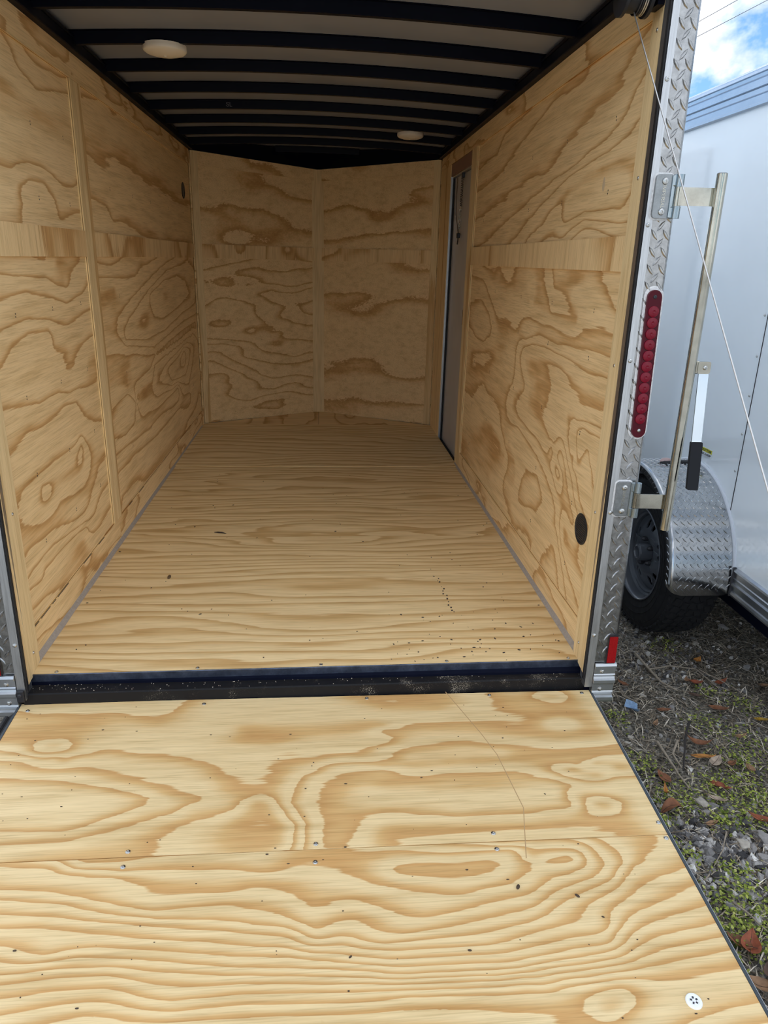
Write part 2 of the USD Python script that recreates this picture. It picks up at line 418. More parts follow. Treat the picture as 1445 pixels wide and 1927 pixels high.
def ply(t, name, c00, c10, c11, c01, n, thick, m, field, res=.010, under=None, label=None):
    """A plywood sheet between four corners (u along c00-c10, v along c00-c01); n: outward normal of the shown face; field(P) gives the ring height."""
    c00, c10, c11, c01, n = (V(*c) for c in (c00, c10, c11, c01, n))
    lu = max(np.linalg.norm(c10 - c00), np.linalg.norm(c11 - c01))
    lv = max(np.linalg.norm(c01 - c00), np.linalg.norm(c11 - c10))
    nu, nv = max(2, int(lu / res) + 1), max(2, int(lv / res) + 1)
    u, v = np.meshgrid(np.linspace(0, 1, nu), np.linspace(0, 1, nv))
    u, v = u[..., None], v[..., None]
    P = (c00 * (1 - u) + c10 * u) * (1 - v) + (c01 * (1 - u) + c11 * u) * v
    g = field(P)
    f = sheet_grid(P)
    fn = np.cross(c10 - c00, c01 - c00)
    if fn @ n < 0:
        f = f[:, ::-1]
    ring = np.concatenate([np.arange(nu), np.arange(1, nv) * nu + nu - 1, (nv - 1) * nu + np.arange(nu - 2, -1, -1), np.arange(nv - 2, 0, -1) * nu])
    Pf, gf = P.reshape(-1, 3), g.ravel()
    k, base = len(ring), len(Pf)
    vs = np.vstack([Pf, Pf[ring], Pf[ring] - n * thick])
    gs = np.concatenate([gf, gf[ring] * .3, gf[ring] * .3])
    es = np.concatenate([np.zeros(base), np.zeros(k), np.ones(k)])
    i = np.arange(k)
    j = (i + 1) % k
    side = np.vstack([np.stack([base + i, base + k + j, base + j], 1), np.stack([base + i, base + k + i, base + k + j], 1)])
    if fn @ n < 0:
        side = side[:, ::-1]
    back = np.array([[base + k + a for a in (0, nu - 1, nu + nv - 2)], [base + k + a for a in (0, nu + nv - 2, 2 * nu + nv - 3)]])
    if fn @ n > 0:
        back = back[:, ::-1]
    return t.add(name, (vs, np.vstack([f, side, back])), m, under=under, label=label, attrs={'grain': gs, 'ply': es})


def fld(axa, axb, seed, **kw):
    ia, ib = 'xyz'.index(axa), 'xyz'.index(axb)
    return lambda P: rings(P[..., ia], P[..., ib], seed, **kw)


# growth-ring contours of the veneer sheets: (ring, [(along, across), ...]) in metres on the sheet
C_RAMP1 = [(0.8,[(-0.825,0.322),(-0.686,0.333),(-0.541,0.364),(-0.446,0.396),(-0.458,0.431),(-0.556,0.478),(-0.633,0.495),(-0.761,0.486)]),(0.2,[(-0.792,0.406),(-0.693,0.411),(-0.565,0.399)]),(1.8,[(-0.853,0.25),(-0.749,0.287),(-0.609,0.293),(-0.465,0.339),(-0.366,0.391),(-0.305,0.412),(-0.361,0.454),(-0.476,0.49),(-0.592,0.525),(-0.744,0.53)]),(1.3,[(-0.836,0.292),(-0.659,0.31),(-0.473,0.367),(-0.383,0.406),(-0.453,0.453),(-0.568,0.502),(-0.752,0.509)]),(2.8,[(-0.869,0.209),(-0.791,0.229),(-0.683,0.254),(-0.579,0.22),(-0.413,0.251),(-0.276,0.298),(-0.21,0.38),(-0.173,0.405),(-0.21,0.443),(-0.317,0.481),(-0.396,0.535),(-0.432,0.594)]),(2.3,[(-0.86,0.231),(-0.569,0.259),(-0.345,0.315),(-0.263,0.396),(-0.323,0.447),(-0.469,0.519),(-0.616,0.547)]),(3.8,[(-0.799,0.186),(-0.742,0.161),(-0.677,0.18),(-0.695,0.217),(-0.766,0.219),(-0.799,0.186)]),(4.6,[(-0.74,0.188),(-0.718,0.189)]),(3.3,[(-0.55,0.191),(-0.361,0.216),(-0.243,0.274)]),(3.8,[(-0.886,0.166),(-0.818,0.112),(-0.683,0.112),(-0.596,0.068),(-0.457,0.104),(-0.392,0.033)]),(3.8,[(-0.936,0.036),(-0.827,0.064),(-0.775,0.061)]),(4.3,[(-0.822,0.034),(-0.629,0.03),(-0.452,0.049)]),(3.3,[(-0.523,0.148),(-0.43,0.163),(-0.257,0.159)]),(3.8,[(-0.205,0.138),(0.013,0.159),(0.206,0.146)]),(3.8,[(-0.2,0.196),(-0.14,0.189),(-0.086,0.201),(-0.138,0.212),(-0.2,0.196)]),(3.3,[(-0.303,0.098),(0.013,0.105),(0.21,0.095)]),(3.3,[(-0.212,0.228),(-0.025,0.214),(0.201,0.207)]),(2.8,[(-0.111,0.403),(-0.101,0.336),(-0.06,0.288),(0.058,0.267),(0.196,0.268)]),(2.8,[(-0.173,0.405),(-0.111,0.403)]),(3.8,[(-0.151,0.429),(-0.123,0.434),(-0.135,0.456)]),(3.8,[(-0.179,0.488),(-0.147,0.473),(-0.099,0.492),(-0.13,0.516),(-0.179,0.488)]),(3.8,[(-0.141,0.548),(-0.109,0.537),(-0.089,0.551),(-0.119,0.581)]),(3.2,[(-0.081,0.459),(-0.045,0.52),(-0.056,0.576)]),(1.3,[(-0.021,0.435),(-0.001,0.351),(0.086,0.315)]),(2.3,[(-0.068,0.442),(-0.032,0.521)]),(0.8,[(0.191,0.33),(0.092,0.365),(0.041,0.456),(0.093,0.519),(0.04,0.565)]),(0.3,[(0.154,0.406),(0.182,0.445)]),(1.3,[(-0.006,0.488),(0.007,0.556)]),(1.8,[(0.194,0.294),(0.05,0.303),(-0.029,0.359),(-0.048,0.434),(-0.013,0.505),(-0.018,0.578)]),(3.8,[(0.213,0.057),(0.363,0.053),(0.378,0.064)]),(3.3,[(0.209,0.108),(0.457,0.093)]),(2.8,[(0.205,0.165),(0.469,0.158),(0.583,0.19),(0.704,0.218),(0.862,0.208)]),(1.8,[(0.197,0.263),(0.431,0.237),(0.627,0.268),(0.783,0.316),(0.875,0.279),(0.943,0.269)]),(2.3,[(0.436,0.207),(0.666,0.239)]),(1.8,[(0.193,0.315),(0.305,0.307),(0.495,0.301),(0.618,0.3),(0.731,0.333)]),(1.5,[(0.27,0.284),(0.539,0.278)]),(0.8,[(0.187,0.382),(0.372,0.357),(0.557,0.358),(0.69,0.413)]),(0.3,[(0.212,0.419),(0.431,0.43),(0.648,0.431)]),(0.6,[(0.328,0.406),(0.487,0.404),(0.651,0.397)]),(0.8,[(0.194,0.473),(0.383,0.5),(0.565,0.493),(0.669,0.478)]),(1.3,[(0.177,0.507),(0.517,0.515),(0.619,0.503)]),(1.8,[(0.174,0.542),(0.375,0.542),(0.58,0.54)]),(1.8,[(0.669,0.478),(0.72,0.453),(0.792,0.457),(0.806,0.494),(0.751,0.527),(0.666,0.531)]),(2.7,[(0.741,0.477),(0.773,0.488)]),(1.3,[(0.843,0.44),(0.852,0.487),(0.862,0.532)]),(2.8,[(0.689,0.01),(0.716,0.067),(0.803,0.062),(0.812,0.008),(0.739,-0.013),(0.689,0.01)]),(3.6,[(0.728,0.025),(0.771,0.027)]),(2.8,[(0.668,0.176),(0.695,0.109),(0.822,0.108),(0.804,0.187),(0.706,0.215),(0.668,0.176)]),(2.1,[(0.724,0.154),(0.773,0.156)]),(2.9,[(0.727,0.117),(0.784,0.121)]),(2.8,[(0.72,0.345),(0.795,0.325),(0.848,0.351),(0.777,0.376),(0.72,0.345)]),(1.9,[(0.765,0.347),(0.81,0.349)]),(1.3,[(0.828,0.4),(0.684,0.432)]),(2.3,[(0.889,0.111),(0.895,0.185)]),(1.8,[(0.765,0.545),(0.791,0.551)])]
C_RAMP2 = [(14.8,[(-0.88,1.1),(0,1.12),(0.88,1.07)]),(16.8,[(-0.88,1.19),(0,1.22),(0.88,1.2)]),(18.8,[(-0.88,1.36),(0,1.33),(0.88,1.38)]),(20.8,[(-0.88,1.52),(0,1.55),(0.88,1.5)]),(22.8,[(-0.88,1.78),(0,1.74),(0.88,1.79)]),(1.8,[(-0.722,0.587),(-0.597,0.604),(-0.531,0.626),(-0.439,0.638),(-0.344,0.667),(-0.195,0.684),(-0.119,0.673),(-0.046,0.684),(0.008,0.731),(0.074,0.72),(0.158,0.742)]),(0.8,[(-0.443,0.623),(-0.342,0.618),(-0.202,0.625),(-0.109,0.641),(-0.048,0.615),(0.077,0.612),(0.169,0.611)]),(0.3,[(-0.538,0.604),(-0.466,0.604),(-0.383,0.597)]),(1.3,[(-0.325,0.644),(-0.265,0.651),(-0.205,0.65)]),(1.3,[(-0.175,0.651),(-0.132,0.651)]),(2.8,[(-0.695,0.655),(-0.606,0.663),(-0.533,0.678),(-0.422,0.707),(-0.355,0.727),(-0.19,0.72),(-0.067,0.746),(-0.014,0.775),(0.009,0.789),(0.037,0.771),(0.084,0.764),(0.155,0.791)]),(3.8,[(-0.685,0.681),(-0.538,0.699),(-0.445,0.726),(-0.328,0.748),(-0.186,0.76),(-0.042,0.786),(0.009,0.813),(0.048,0.806),(0.151,0.833)]),(4.8,[(-0.672,0.714),(-0.556,0.729),(-0.451,0.748),(-0.347,0.763),(-0.183,0.781),(-0.042,0.807),(0.009,0.83),(0.07,0.829),(0.15,0.846)]),(5.8,[(-0.658,0.751),(-0.576,0.752),(-0.432,0.777),(-0.263,0.803),(-0.096,0.825),(0.015,0.846),(0.149,0.865)]),(6.8,[(-0.643,0.788),(-0.586,0.8),(-0.539,0.814),(-0.452,0.804),(-0.259,0.826),(-0.04,0.851),(0.069,0.869),(0.148,0.879)]),(7.8,[(-0.63,0.823),(-0.558,0.834),(-0.473,0.823),(-0.31,0.841),(-0.147,0.866),(0.147,0.892)]),(8.8,[(-0.617,0.854),(-0.517,0.847),(-0.402,0.85),(-0.198,0.877),(0.145,0.907)]),(9.8,[(-0.61,0.874),(-0.521,0.869),(-0.409,0.866),(-0.343,0.881),(-0.247,0.898),(-0.091,0.904),(0.145,0.918)]),(10.8,[(-0.6,0.9),(-0.503,0.892),(-0.401,0.893),(-0.315,0.917),(-0.272,0.927),(-0.141,0.919),(0.143,0.933)]),(11.8,[(-0.587,0.933),(-0.518,0.922),(-0.421,0.915),(-0.289,0.943),(-0.139,0.941),(0.142,0.952)]),(12.8,[(-0.575,0.962),(-0.438,0.942),(-0.285,0.963),(-0.136,0.965),(0.14,0.972)]),(-0.2,[(0.203,0.653),(0.292,0.648),(0.418,0.655)]),(0.8,[(0.17,0.604),(0.329,0.616),(0.48,0.612),(0.502,0.652),(0.46,0.694),(0.342,0.723),(0.235,0.703),(0.163,0.683)]),(1.8,[(0.528,0.63),(0.617,0.62),(0.648,0.645),(0.619,0.673),(0.549,0.692),(0.502,0.725),(0.335,0.76),(0.244,0.771),(0.158,0.746)]),(0.9,[(0.565,0.639),(0.613,0.631),(0.628,0.645)]),(2.8,[(0.465,0.589),(0.594,0.584),(0.657,0.599),(0.69,0.654),(0.649,0.697),(0.551,0.727),(0.491,0.765),(0.329,0.792),(0.211,0.808),(0.154,0.799)]),(3.8,[(0.675,0.584),(0.724,0.619),(0.739,0.665),(0.7,0.7),(0.61,0.737),(0.539,0.767),(0.476,0.798),(0.323,0.824),(0.151,0.831)]),(4.8,[(0.833,0.599),(0.755,0.673),(0.778,0.667),(0.725,0.701),(0.686,0.735),(0.613,0.766),(0.564,0.802),(0.376,0.847),(0.15,0.846)]),(5.8,[(0.888,0.672),(0.754,0.724),(0.662,0.781),(0.64,0.825),(0.552,0.839),(0.4,0.866),(0.149,0.866)]),(6.8,[(0.889,0.724),(0.722,0.786),(0.655,0.832),(0.633,0.859),(0.58,0.862),(0.424,0.885),(0.147,0.884)]),(7.8,[(0.896,0.774),(0.719,0.823),(0.647,0.868),(0.584,0.882),(0.42,0.903),(0.146,0.9)]),(8.8,[(0.891,0.82),(0.724,0.852),(0.65,0.889),(0.566,0.902),(0.361,0.915),(0.145,0.909)]),(9.8,[(0.892,0.852),(0.749,0.877),(0.644,0.906),(0.414,0.924),(0.144,0.92)]),(10.8,[(0.899,0.883),(0.759,0.904),(0.637,0.923),(0.465,0.94),(0.143,0.932)]),(11.8,[(0.897,0.918),(0.744,0.937),(0.574,0.941),(0.407,0.953),(0.142,0.946)]),(12.8,[(0.543,0.969),(0.62,0.952),(0.647,0.98),(0.602,1.013),(0.538,1.014),(0.525,0.988),(0.543,0.969)]),(13.6,[(0.602,0.985),(0.58,0.999)]),(12.3,[(0.886,0.968),(0.754,0.976),(0.649,1.026)]),(12.8,[(0.141,0.968),(0.296,0.974),(0.451,0.989)])]
C_LEFT = [(0.8,[(0.235,1.179),(0.322,1.167),(0.585,1.162),(0.701,1.143),(0.797,1.129)]),(1.8,[(0.213,1.115),(0.406,1.124),(0.565,1.108),(0.656,1.089),(0.775,1.066),(0.954,1.094),(1.071,1.147)]),(2.8,[(0.18,1.024),(0.396,1.04),(0.57,1.021),(0.75,0.997),(0.863,1.011),(1.056,1.036)]),(3.8,[(0.151,0.942),(0.245,0.978),(0.38,0.995),(0.564,0.988),(0.603,0.94),(0.71,0.906),(0.74,0.871),(0.823,0.898),(0.974,0.925),(1.062,0.932)]),(4.8,[(0.104,0.811),(0.367,0.776),(0.398,0.769),(0.583,0.776),(0.697,0.752),(0.896,0.753),(1.009,0.786),(0.955,0.824),(1.03,0.844)]),(4.3,[(0.229,0.905),(0.418,0.858),(0.598,0.854)]),(5.8,[(0.091,0.675),(0.184,0.699),(0.281,0.716),(0.397,0.703),(0.616,0.721),(0.755,0.709),(0.857,0.645),(0.961,0.603),(1.044,0.58)]),(6.8,[(0.091,0.545),(0.393,0.561),(0.458,0.57),(0.686,0.559),(0.768,0.574),(0.899,0.48),(0.889,0.403),(0.786,0.354),(0.468,0.382)]),(7.8,[(0.279,0.469),(0.328,0.51),(0.419,0.496),(0.524,0.464),(0.636,0.46),(0.684,0.511),(0.756,0.542)]),(8.2,[(0.338,0.471),(0.377,0.481)]),(7.2,[(0.19,0.519),(0.394,0.53)]),(5.3,[(0.178,0.762),(0.495,0.744)]),(6.3,[(0.236,0.65),(0.592,0.652)]),(7.8,[(0.816,0.249),(0.944,0.304),(1.086,0.318)]),(0.8,[(0.714,1.22),(0.724,1.172),(0.758,1.151),(0.8,1.17),(0.804,1.22)]),(0.3,[(0.442,1.2),(0.61,1.182)]),(0.8,[(0.235,1.179),(0.484,1.163),(0.59,1.161),(0.698,1.137),(0.792,1.127)]),(6.8,[(0.087,0.354),(0.181,0.368),(0.379,0.359),(0.521,0.371)]),(7.8,[(0.087,0.258),(0.169,0.282),(0.354,0.288),(0.508,0.266),(0.737,0.239),(0.813,0.244)]),(8.8,[(0.078,0.232),(0.224,0.218),(0.254,0.245),(0.382,0.244),(0.547,0.237),(0.703,0.223),(0.747,0.184)]),(9.8,[(0.09,0.165),(0.244,0.16),(0.555,0.114),(0.833,0.083)])]
C_LEFT2 = [(3.8,[(2.123,1.035),(2.513,1.096),(2.919,1.118),(3.203,1.093),(3.404,1.011),(3.381,0.949),(2.883,0.909),(2.43,0.869),(2.189,0.897),(2.072,0.972),(2.123,1.035)]),(4.5,[(2.377,0.992),(2.392,0.946)]),(2.8,[(3.51,0.894),(3.076,0.867),(2.408,0.808),(2.009,0.796),(1.538,0.846),(1.515,0.901),(1.618,0.946),(1.903,1.016),(2.134,1.065),(2.599,1.147),(3.151,1.19)]),(1.8,[(1.343,0.921),(1.418,0.971),(1.576,1.012),(1.925,1.078),(2.41,1.168),(2.69,1.205)]),(1.8,[(1.271,0.928),(1.343,0.921)]),(0.8,[(1.226,1.144),(1.498,1.135),(1.83,1.152),(1.968,1.195)]),(1.8,[(1.223,1.088),(1.423,1.09),(1.426,1.045),(1.257,1.039),(1.223,1.088)]),(3.8,[(2.392,0.581),(2.468,0.597),(2.775,0.614),(2.998,0.655),(3.259,0.617),(3.18,0.531),(3.015,0.459),(2.539,0.495),(2.392,0.581)]),(2.8,[(2.495,0.474),(2.12,0.543),(2.172,0.6),(2.517,0.633),(3.138,0.67),(3.46,0.619),(3.31,0.489),(3.121,0.37)]),(1.8,[(1.657,0.543),(1.795,0.578),(2.017,0.585),(2.103,0.661),(2.428,0.678),(3.391,0.708)]),(1.8,[(1.251,0.924),(1.53,0.825),(2.134,0.745),(3.055,0.808),(3.534,0.819)]),(0.8,[(1.501,0.622),(1.695,0.647),(1.989,0.664),(2.118,0.703),(2.813,0.719),(3.51,0.755)]),(0.8,[(1.204,0.792),(1.391,0.783),(1.484,0.755),(1.561,0.729),(1.503,0.627),(1.37,0.671),(1.321,0.7),(1.194,0.714)]),(-0.2,[(1.216,0.463),(1.389,0.433),(1.553,0.453),(1.629,0.531),(1.493,0.601)]),(0.8,[(1.227,0.385),(1.48,0.378),(1.878,0.358),(2.331,0.412),(2.706,0.424)]),(1.8,[(1.218,0.306),(1.524,0.308),(1.967,0.286),(2.429,0.293),(3.102,0.317)]),(2.8,[(1.642,0.155),(2.232,0.139),(2.808,0.136),(3.305,0.196)])]
C_RIGHT = [(0.8,[(2.29,1.148),(1.996,1.135),(1.842,1.067),(1.733,1.02),(1.621,0.951),(1.453,0.865),(1.724,0.809),(2.162,0.765)]),(-0.2,[(2.275,0.987),(2.029,1.03),(1.811,0.975),(1.754,0.9),(1.897,0.841),(2.115,0.851)]),(-0.9,[(2.041,0.959),(1.993,0.92)]),(1.8,[(2.023,1.216),(1.75,1.161),(1.64,1.177)]),(1.8,[(1.631,1.152),(1.485,1.12),(1.341,1.137),(1.273,1.212)]),(1.3,[(1.44,1.062),(1.252,1.016)]),(1.8,[(1.043,1.221),(0.993,1.191),(0.909,1.163),(0.899,1.133),(0.791,1.078)]),(1.4,[(1.061,1.158),(1.037,1.085)]),(2.2,[(0.817,1.204),(0.741,1.082)]),(1.8,[(1.079,1.088),(0.877,1.068),(0.666,1.053),(0.457,1.047)]),(1.8,[(0.376,1.229),(0.272,1.167),(0.178,1.12),(0.107,1.094)]),(1.4,[(0.495,1.158),(0.338,1.082)]),(1.8,[(0.574,1.226),(0.442,1.199),(0.498,1.167),(0.741,1.177),(0.773,1.224)]),(0.8,[(2.34,0.562),(2.111,0.613),(1.83,0.641),(1.718,0.603),(1.478,0.611),(1.333,0.669),(1.249,0.72),(1.218,0.773),(1.228,0.873),(1.179,0.936),(1.069,0.935),(0.882,0.975),(0.636,0.965),(0.439,0.993),(0.104,1.026)]),(1.8,[(1.187,0.609),(1.18,0.659),(1.045,0.736),(1.107,0.789),(1.151,0.853),(1.1,0.899),(0.962,0.925),(0.795,0.933),(0.624,0.928),(0.473,0.928),(0.293,0.912),(0.099,0.918)]),(2.75,[(0.108,0.85),(0.259,0.848),(0.392,0.857),(0.563,0.888),(0.711,0.892),(0.962,0.865),(1.035,0.834),(0.961,0.8),(0.893,0.777),(0.945,0.724),(0.934,0.659),(0.727,0.625),(0.574,0.588),(0.45,0.509)]),(2.9,[(0.836,0.839),(0.675,0.787),(0.767,0.745),(0.75,0.695)]),(3.3,[(0.522,0.813),(0.558,0.733),(0.419,0.77)]),(1.8,[(1.187,0.609),(1.083,0.582),(0.779,0.558),(0.656,0.524),(0.535,0.473)]),(0.8,[(1.352,0.486),(1.257,0.443),(1.142,0.402),(1.068,0.328)]),(0.8,[(1.354,0.492),(1.07,0.543),(0.928,0.517),(0.777,0.492),(0.649,0.45)]),(0.3,[(1.107,0.442),(0.971,0.387)]),(3.8,[(0.435,0.733),(0.426,0.663),(0.377,0.603),(0.302,0.552)]),(3.8,[(0.435,0.733),(0.351,0.737),(0.227,0.754),(0.11,0.758)]),(4.8,[(0.31,0.574),(0.334,0.685),(0.317,0.716),(0.268,0.727),(0.122,0.728)]),(5.6,[(0.176,0.643),(0.138,0.67),(0.096,0.686)]),(4.3,[(0.358,0.632),(0.361,0.725)]),(1.8,[(2.073,0.262),(1.753,0.411),(1.57,0.444),(1.381,0.406),(1.278,0.346),(1.367,0.282),(1.592,0.226)]),(1.8,[(2.32,0.237),(1.905,0.225),(1.572,0.166)]),(1.2,[(1.931,0.522),(1.842,0.575),(1.751,0.555),(1.813,0.486),(1.931,0.522)]),(1.8,[(1.749,0.29),(1.621,0.259),(1.505,0.246),(1.298,0.31),(1.272,0.375)]),(0.8,[(1.261,0.412),(1.102,0.398),(1.057,0.328),(1.212,0.265),(1.224,0.233),(1.142,0.195)]),(0.8,[(0.883,0.507),(0.753,0.486),(0.646,0.458),(0.59,0.432),(0.521,0.407),(0.477,0.362),(0.49,0.315),(0.422,0.284),(0.378,0.237),(0.315,0.172)]),(-0.2,[(0.905,0.352),(0.729,0.414),(0.679,0.366),(0.706,0.297),(0.854,0.258),(0.955,0.267),(0.905,0.352)]),(0.3,[(0.845,0.229),(0.652,0.236),(0.629,0.265)]),(1.8,[(0.581,0.583),(0.449,0.528),(0.362,0.467),(0.273,0.394)]),(2.8,[(0.357,0.336),(0.339,0.285),(0.226,0.255),(0.108,0.222)]),(3.8,[(0.334,0.644),(0.302,0.55),(0.244,0.484),(0.158,0.435)]),(1.4,[(1.602,0.117),(1.258,0.121)]),(4.6,[(0.196,0.644),(0.172,0.607),(0.156,0.561)])]
C_RIGHT_UP = [(0.8,[(2.383,1.747),(1.864,1.763),(1.723,1.837),(1.309,1.855),(1.014,1.866)]),(1.8,[(2.384,1.636),(1.949,1.662),(1.532,1.721),(1.132,1.795),(0.875,1.839),(0.674,1.84)]),(2.5,[(2.327,1.534),(1.746,1.583),(1.326,1.653),(0.898,1.721),(0.62,1.758),(0.421,1.809)]),(3.2,[(2.274,1.419),(1.557,1.498),(1.205,1.548),(0.913,1.569),(0.679,1.613),(0.419,1.67),(0.283,1.711),(0.19,1.772)]),(4.0,[(1.968,1.342),(1.439,1.445),(1.187,1.495),(0.715,1.549),(0.46,1.585)]),(4.8,[(1.501,1.333),(1.02,1.463),(0.709,1.531),(0.34,1.57),(0.189,1.606),(0.098,1.657)]),(5.8,[(1.141,1.357),(0.694,1.486),(0.37,1.528),(0.099,1.506)]),(5.2,[(0.673,1.423),(0.405,1.423),(0.195,1.453)]),(6.4,[(0.71,1.353),(0.496,1.396),(0.17,1.379)])]
C_LEFT_UP = [(0.8,[(0.405,1.654),(0.566,1.667),(0.716,1.671),(0.863,1.661),(1.024,1.637)]),(0.4,[(0.361,1.532),(0.639,1.544),(0.985,1.529)]),(1.8,[(0.406,1.336),(0.451,1.383),(0.449,1.418),(0.546,1.452),(0.687,1.454),(0.762,1.428),(0.812,1.368),(1.041,1.394)]),(1.2,[(0.327,1.435),(0.432,1.446)]),(2.4,[(0.581,1.382),(0.704,1.362)]),(-0.2,[(0.536,1.811),(0.59,1.772),(0.711,1.744),(1.038,1.786)]),(-0.8,[(0.808,1.794),(1.007,1.808)])]
C_LEFT_UP2 = [(0.8,[(1.263,1.636),(1.502,1.667),(1.801,1.677),(2.15,1.662)]),(1.8,[(1.227,1.471),(1.419,1.438),(1.51,1.379),(1.899,1.381),(2.464,1.34),(3.313,1.319)]),(1.2,[(1.349,1.535),(2.1,1.525),(3.057,1.494)]),(0.2,[(1.249,1.79),(1.504,1.822),(1.657,1.787),(2.225,1.868)]),(-0.2,[(1.239,1.825),(1.566,1.847)]),(2.4,[(1.235,1.359),(1.677,1.333)])]
RAMP_SCREWS = [(-0.437,0.569),(-0.438,0.612),(0.007,0.569),(0.006,0.622),(0.447,0.559),(0.445,0.607),(0.879,0.547),(0.877,0.596),(-0.857,0.034),(-0.339,0.022),(0.163,0.008),(0.555,-0.001),(0.858,-0.0)]
SCUFF = [(0.417, -0.009), (0.491, 0.191), (0.519, 0.282), (0.544, 0.481), (0.51, 0.637)]
RAMP_WASHER = (0.755, 0.991)
RAMP1 = Traced(C_RAMP1, (.55, 1.0), seed=1)
RAMP2 = Traced(C_RAMP2, (.55, 1.0), seed=2)
T_LEFT = Traced(C_LEFT, (1.0, 1.0), seed=3)
T_LEFT2 = Traced(C_LEFT2, (.8, 1.0), seed=4)
T_RIGHT = Traced(C_RIGHT, (1.0, 1.0), seed=5)
LEFT_LOW = lambda P: T_LEFT(P[..., 1], P[..., 2])
LEFT_FAR = lambda P: T_LEFT2(P[..., 1], P[..., 2])
RIGHT_LOW = lambda P: T_RIGHT(P[..., 1], P[..., 2])
FLOOR1 = lambda P: rings(P[..., 0], P[..., 1], 2, k=9, lin=15, sa=.5, sb=2.8, swirl=.3)
FLOOR2 = lambda P: rings(P[..., 0], P[..., 1], 5, k=9, lin=17, sa=.5, sb=2.8, swirl=.3)
T_LU, T_LU2, T_RU = Traced(C_LEFT_UP, (1.0, 1.0), seed=6, wob=.16), Traced(C_LEFT_UP2, (1.0, 1.0), seed=7, wob=.16), Traced(C_RIGHT_UP, (1.0, 1.0), seed=8, wob=.2)
LEFT_UP = lambda P: T_LU(P[..., 1], P[..., 2])
LEFT_UPFAR = lambda P: T_LU2(P[..., 1], P[..., 2])
RIGHT_UP = lambda P: T_RU(P[..., 1], P[..., 2])
FRONT_L = fld('x', 'z', 33, k=9, lin=7, sa=.9, sb=2.6, swirl=.35)
FRONT_R = fld('x', 'z', 36, k=3.5, lin=3, sa=.8, sb=2.6)


# ------------------------------------------------------------------ dimensions (metres): x across, y into the trailer, z up, floor at z = 0
W, H, L, NOSE, HN, G = .889, 1.924, 3.60, 4.11, 1.88, -.26
PW = .897            # face of the wall sheets; strips stand 9 mm proud at .888
SK = .012            # the rear sill is a hair out of square


def sill_y(x, yc):
    return yc + SK * x


# ------------------------------------------------------------------ the room: floor
floor = Thing('floor', 'pine plywood trailer floor laid in wide sheets', kind='structure')
y0l, y0r = sill_y(-W, -.008), sill_y(W, -.008)
ply(floor, 'plywood_sheet', (-W, y0l, 0), (W, y0r, 0), (W, 1.148, 0), (-W, 1.148, 0), (0, 0, 1), .018, WOOD['floor0'],
    FLOOR1, .007)
ply(floor, 'plywood_sheet', (-W, 1.149, 0), (W, 1.149, 0), (W, 2.365, 0), (-W, 2.365, 0), (0, 0, 1), .018, WOOD['floor1'], FLOOR2, .008)
ply(floor, 'plywood_sheet', (-W, 2.367, .003), (W, 2.367, .003), (W, 3.585, .003), (-W, 3.585, .003), (0, 0, 1), .021, WOOD['floor2'], fld('x', 'y', 8, k=5, lin=13, sa=.9, sb=2.2), .012)
ply(floor, 'nose_sheet', (-W, 3.587, .001), (-.001, 3.587, .001), (-.001, 4.12, .001), (-.002, 4.12, .001), (0, 0, 1), .018, WOOD['x0'], fld('y', 'x', 12, k=4), .012)
ply(floor, 'nose_sheet', (.001, 3.587, .001), (W, 3.587, .001), (.002, 4.12, .001), (.001, 4.12, .001), (0, 0, 1), .018, WOOD['x1'], fld('y', 'x', 19, k=4), .012)
for s in (-1, 1):
    y1 = 3.5 if s < 0 else 2.45
    ys = np.linspace(.0, y1, 60)
    wob = .0035 * (fbm(np.stack([ys * 7, 0 * ys + s, 0 * ys], -1), 3, 4) - .5)
    prof = []
    for y, w_ in zip(ys, wob):
        r = .013 * (1.25 - .13 * y) + w_
        prof.append([(s * (W - .0015), y, r), (s * (W - r * .45), y, r * .52), (s * (W - r * 1.05), y, .0005), (s * (W + .002), y, -.001)])
    Pg = np.array(prof)
    fc = sheet_grid(Pg)
    mm = trimesh.Trimesh(Pg.reshape(-1, 3), fc if s > 0 else fc[:, ::-1], process=False)
    floor.add('caulk_bead', mm, CAULK, smooth=60, label='grey caulk bead along the %s wall' % ('left' if s < 0 else 'right'))
rng = np.random.default_rng(5)
bits = []
for _ in range(150):
    x, y = rng.uniform(-.86, .86), rng.uniform(.02, 2.3) ** 1.0
    if rng.random() < .45:
        x, y = rng.uniform(.25, .85), rng.uniform(.01, .35)
    r = rng.uniform(.0012, .0034)
    b = trimesh.creation.icosphere(0, r)
    b.vertices *= V(rng.uniform(.7, 2.2), rng.uniform(.6, 1.3), .5)
    b.apply_transform(trimesh.transformations.rotation_matrix(rng.uniform(0, 6), [0, 0, 1]))
    b.apply_translation([x, y, r * .3])
    bits.append(b)
for k in range(14):   # a scuffed row of dark specks
    r = rng.uniform(.0018, .004)
    b = trimesh.creation.icosphere(0, r)
    b.apply_translation([.50 + .012 * k / 14 + rng.normal(0, .004), .66 - .024 * k + rng.normal(0, .006), r * .3])
    bits.append(b)
single('floor_debris', cat_(bits), plain('dark_debris', (.035, .026, .02), .8), 'dark crumbs of dirt scattered over the plywood floor', 'debris', kind='stuff')

# ------------------------------------------------------------------ side walls
BATTEN_Y = (1.046, 1.167)
Z_KICK, Z_LOW, Z_UP, Z_TOP = .107, 1.219, 1.314, 1.834


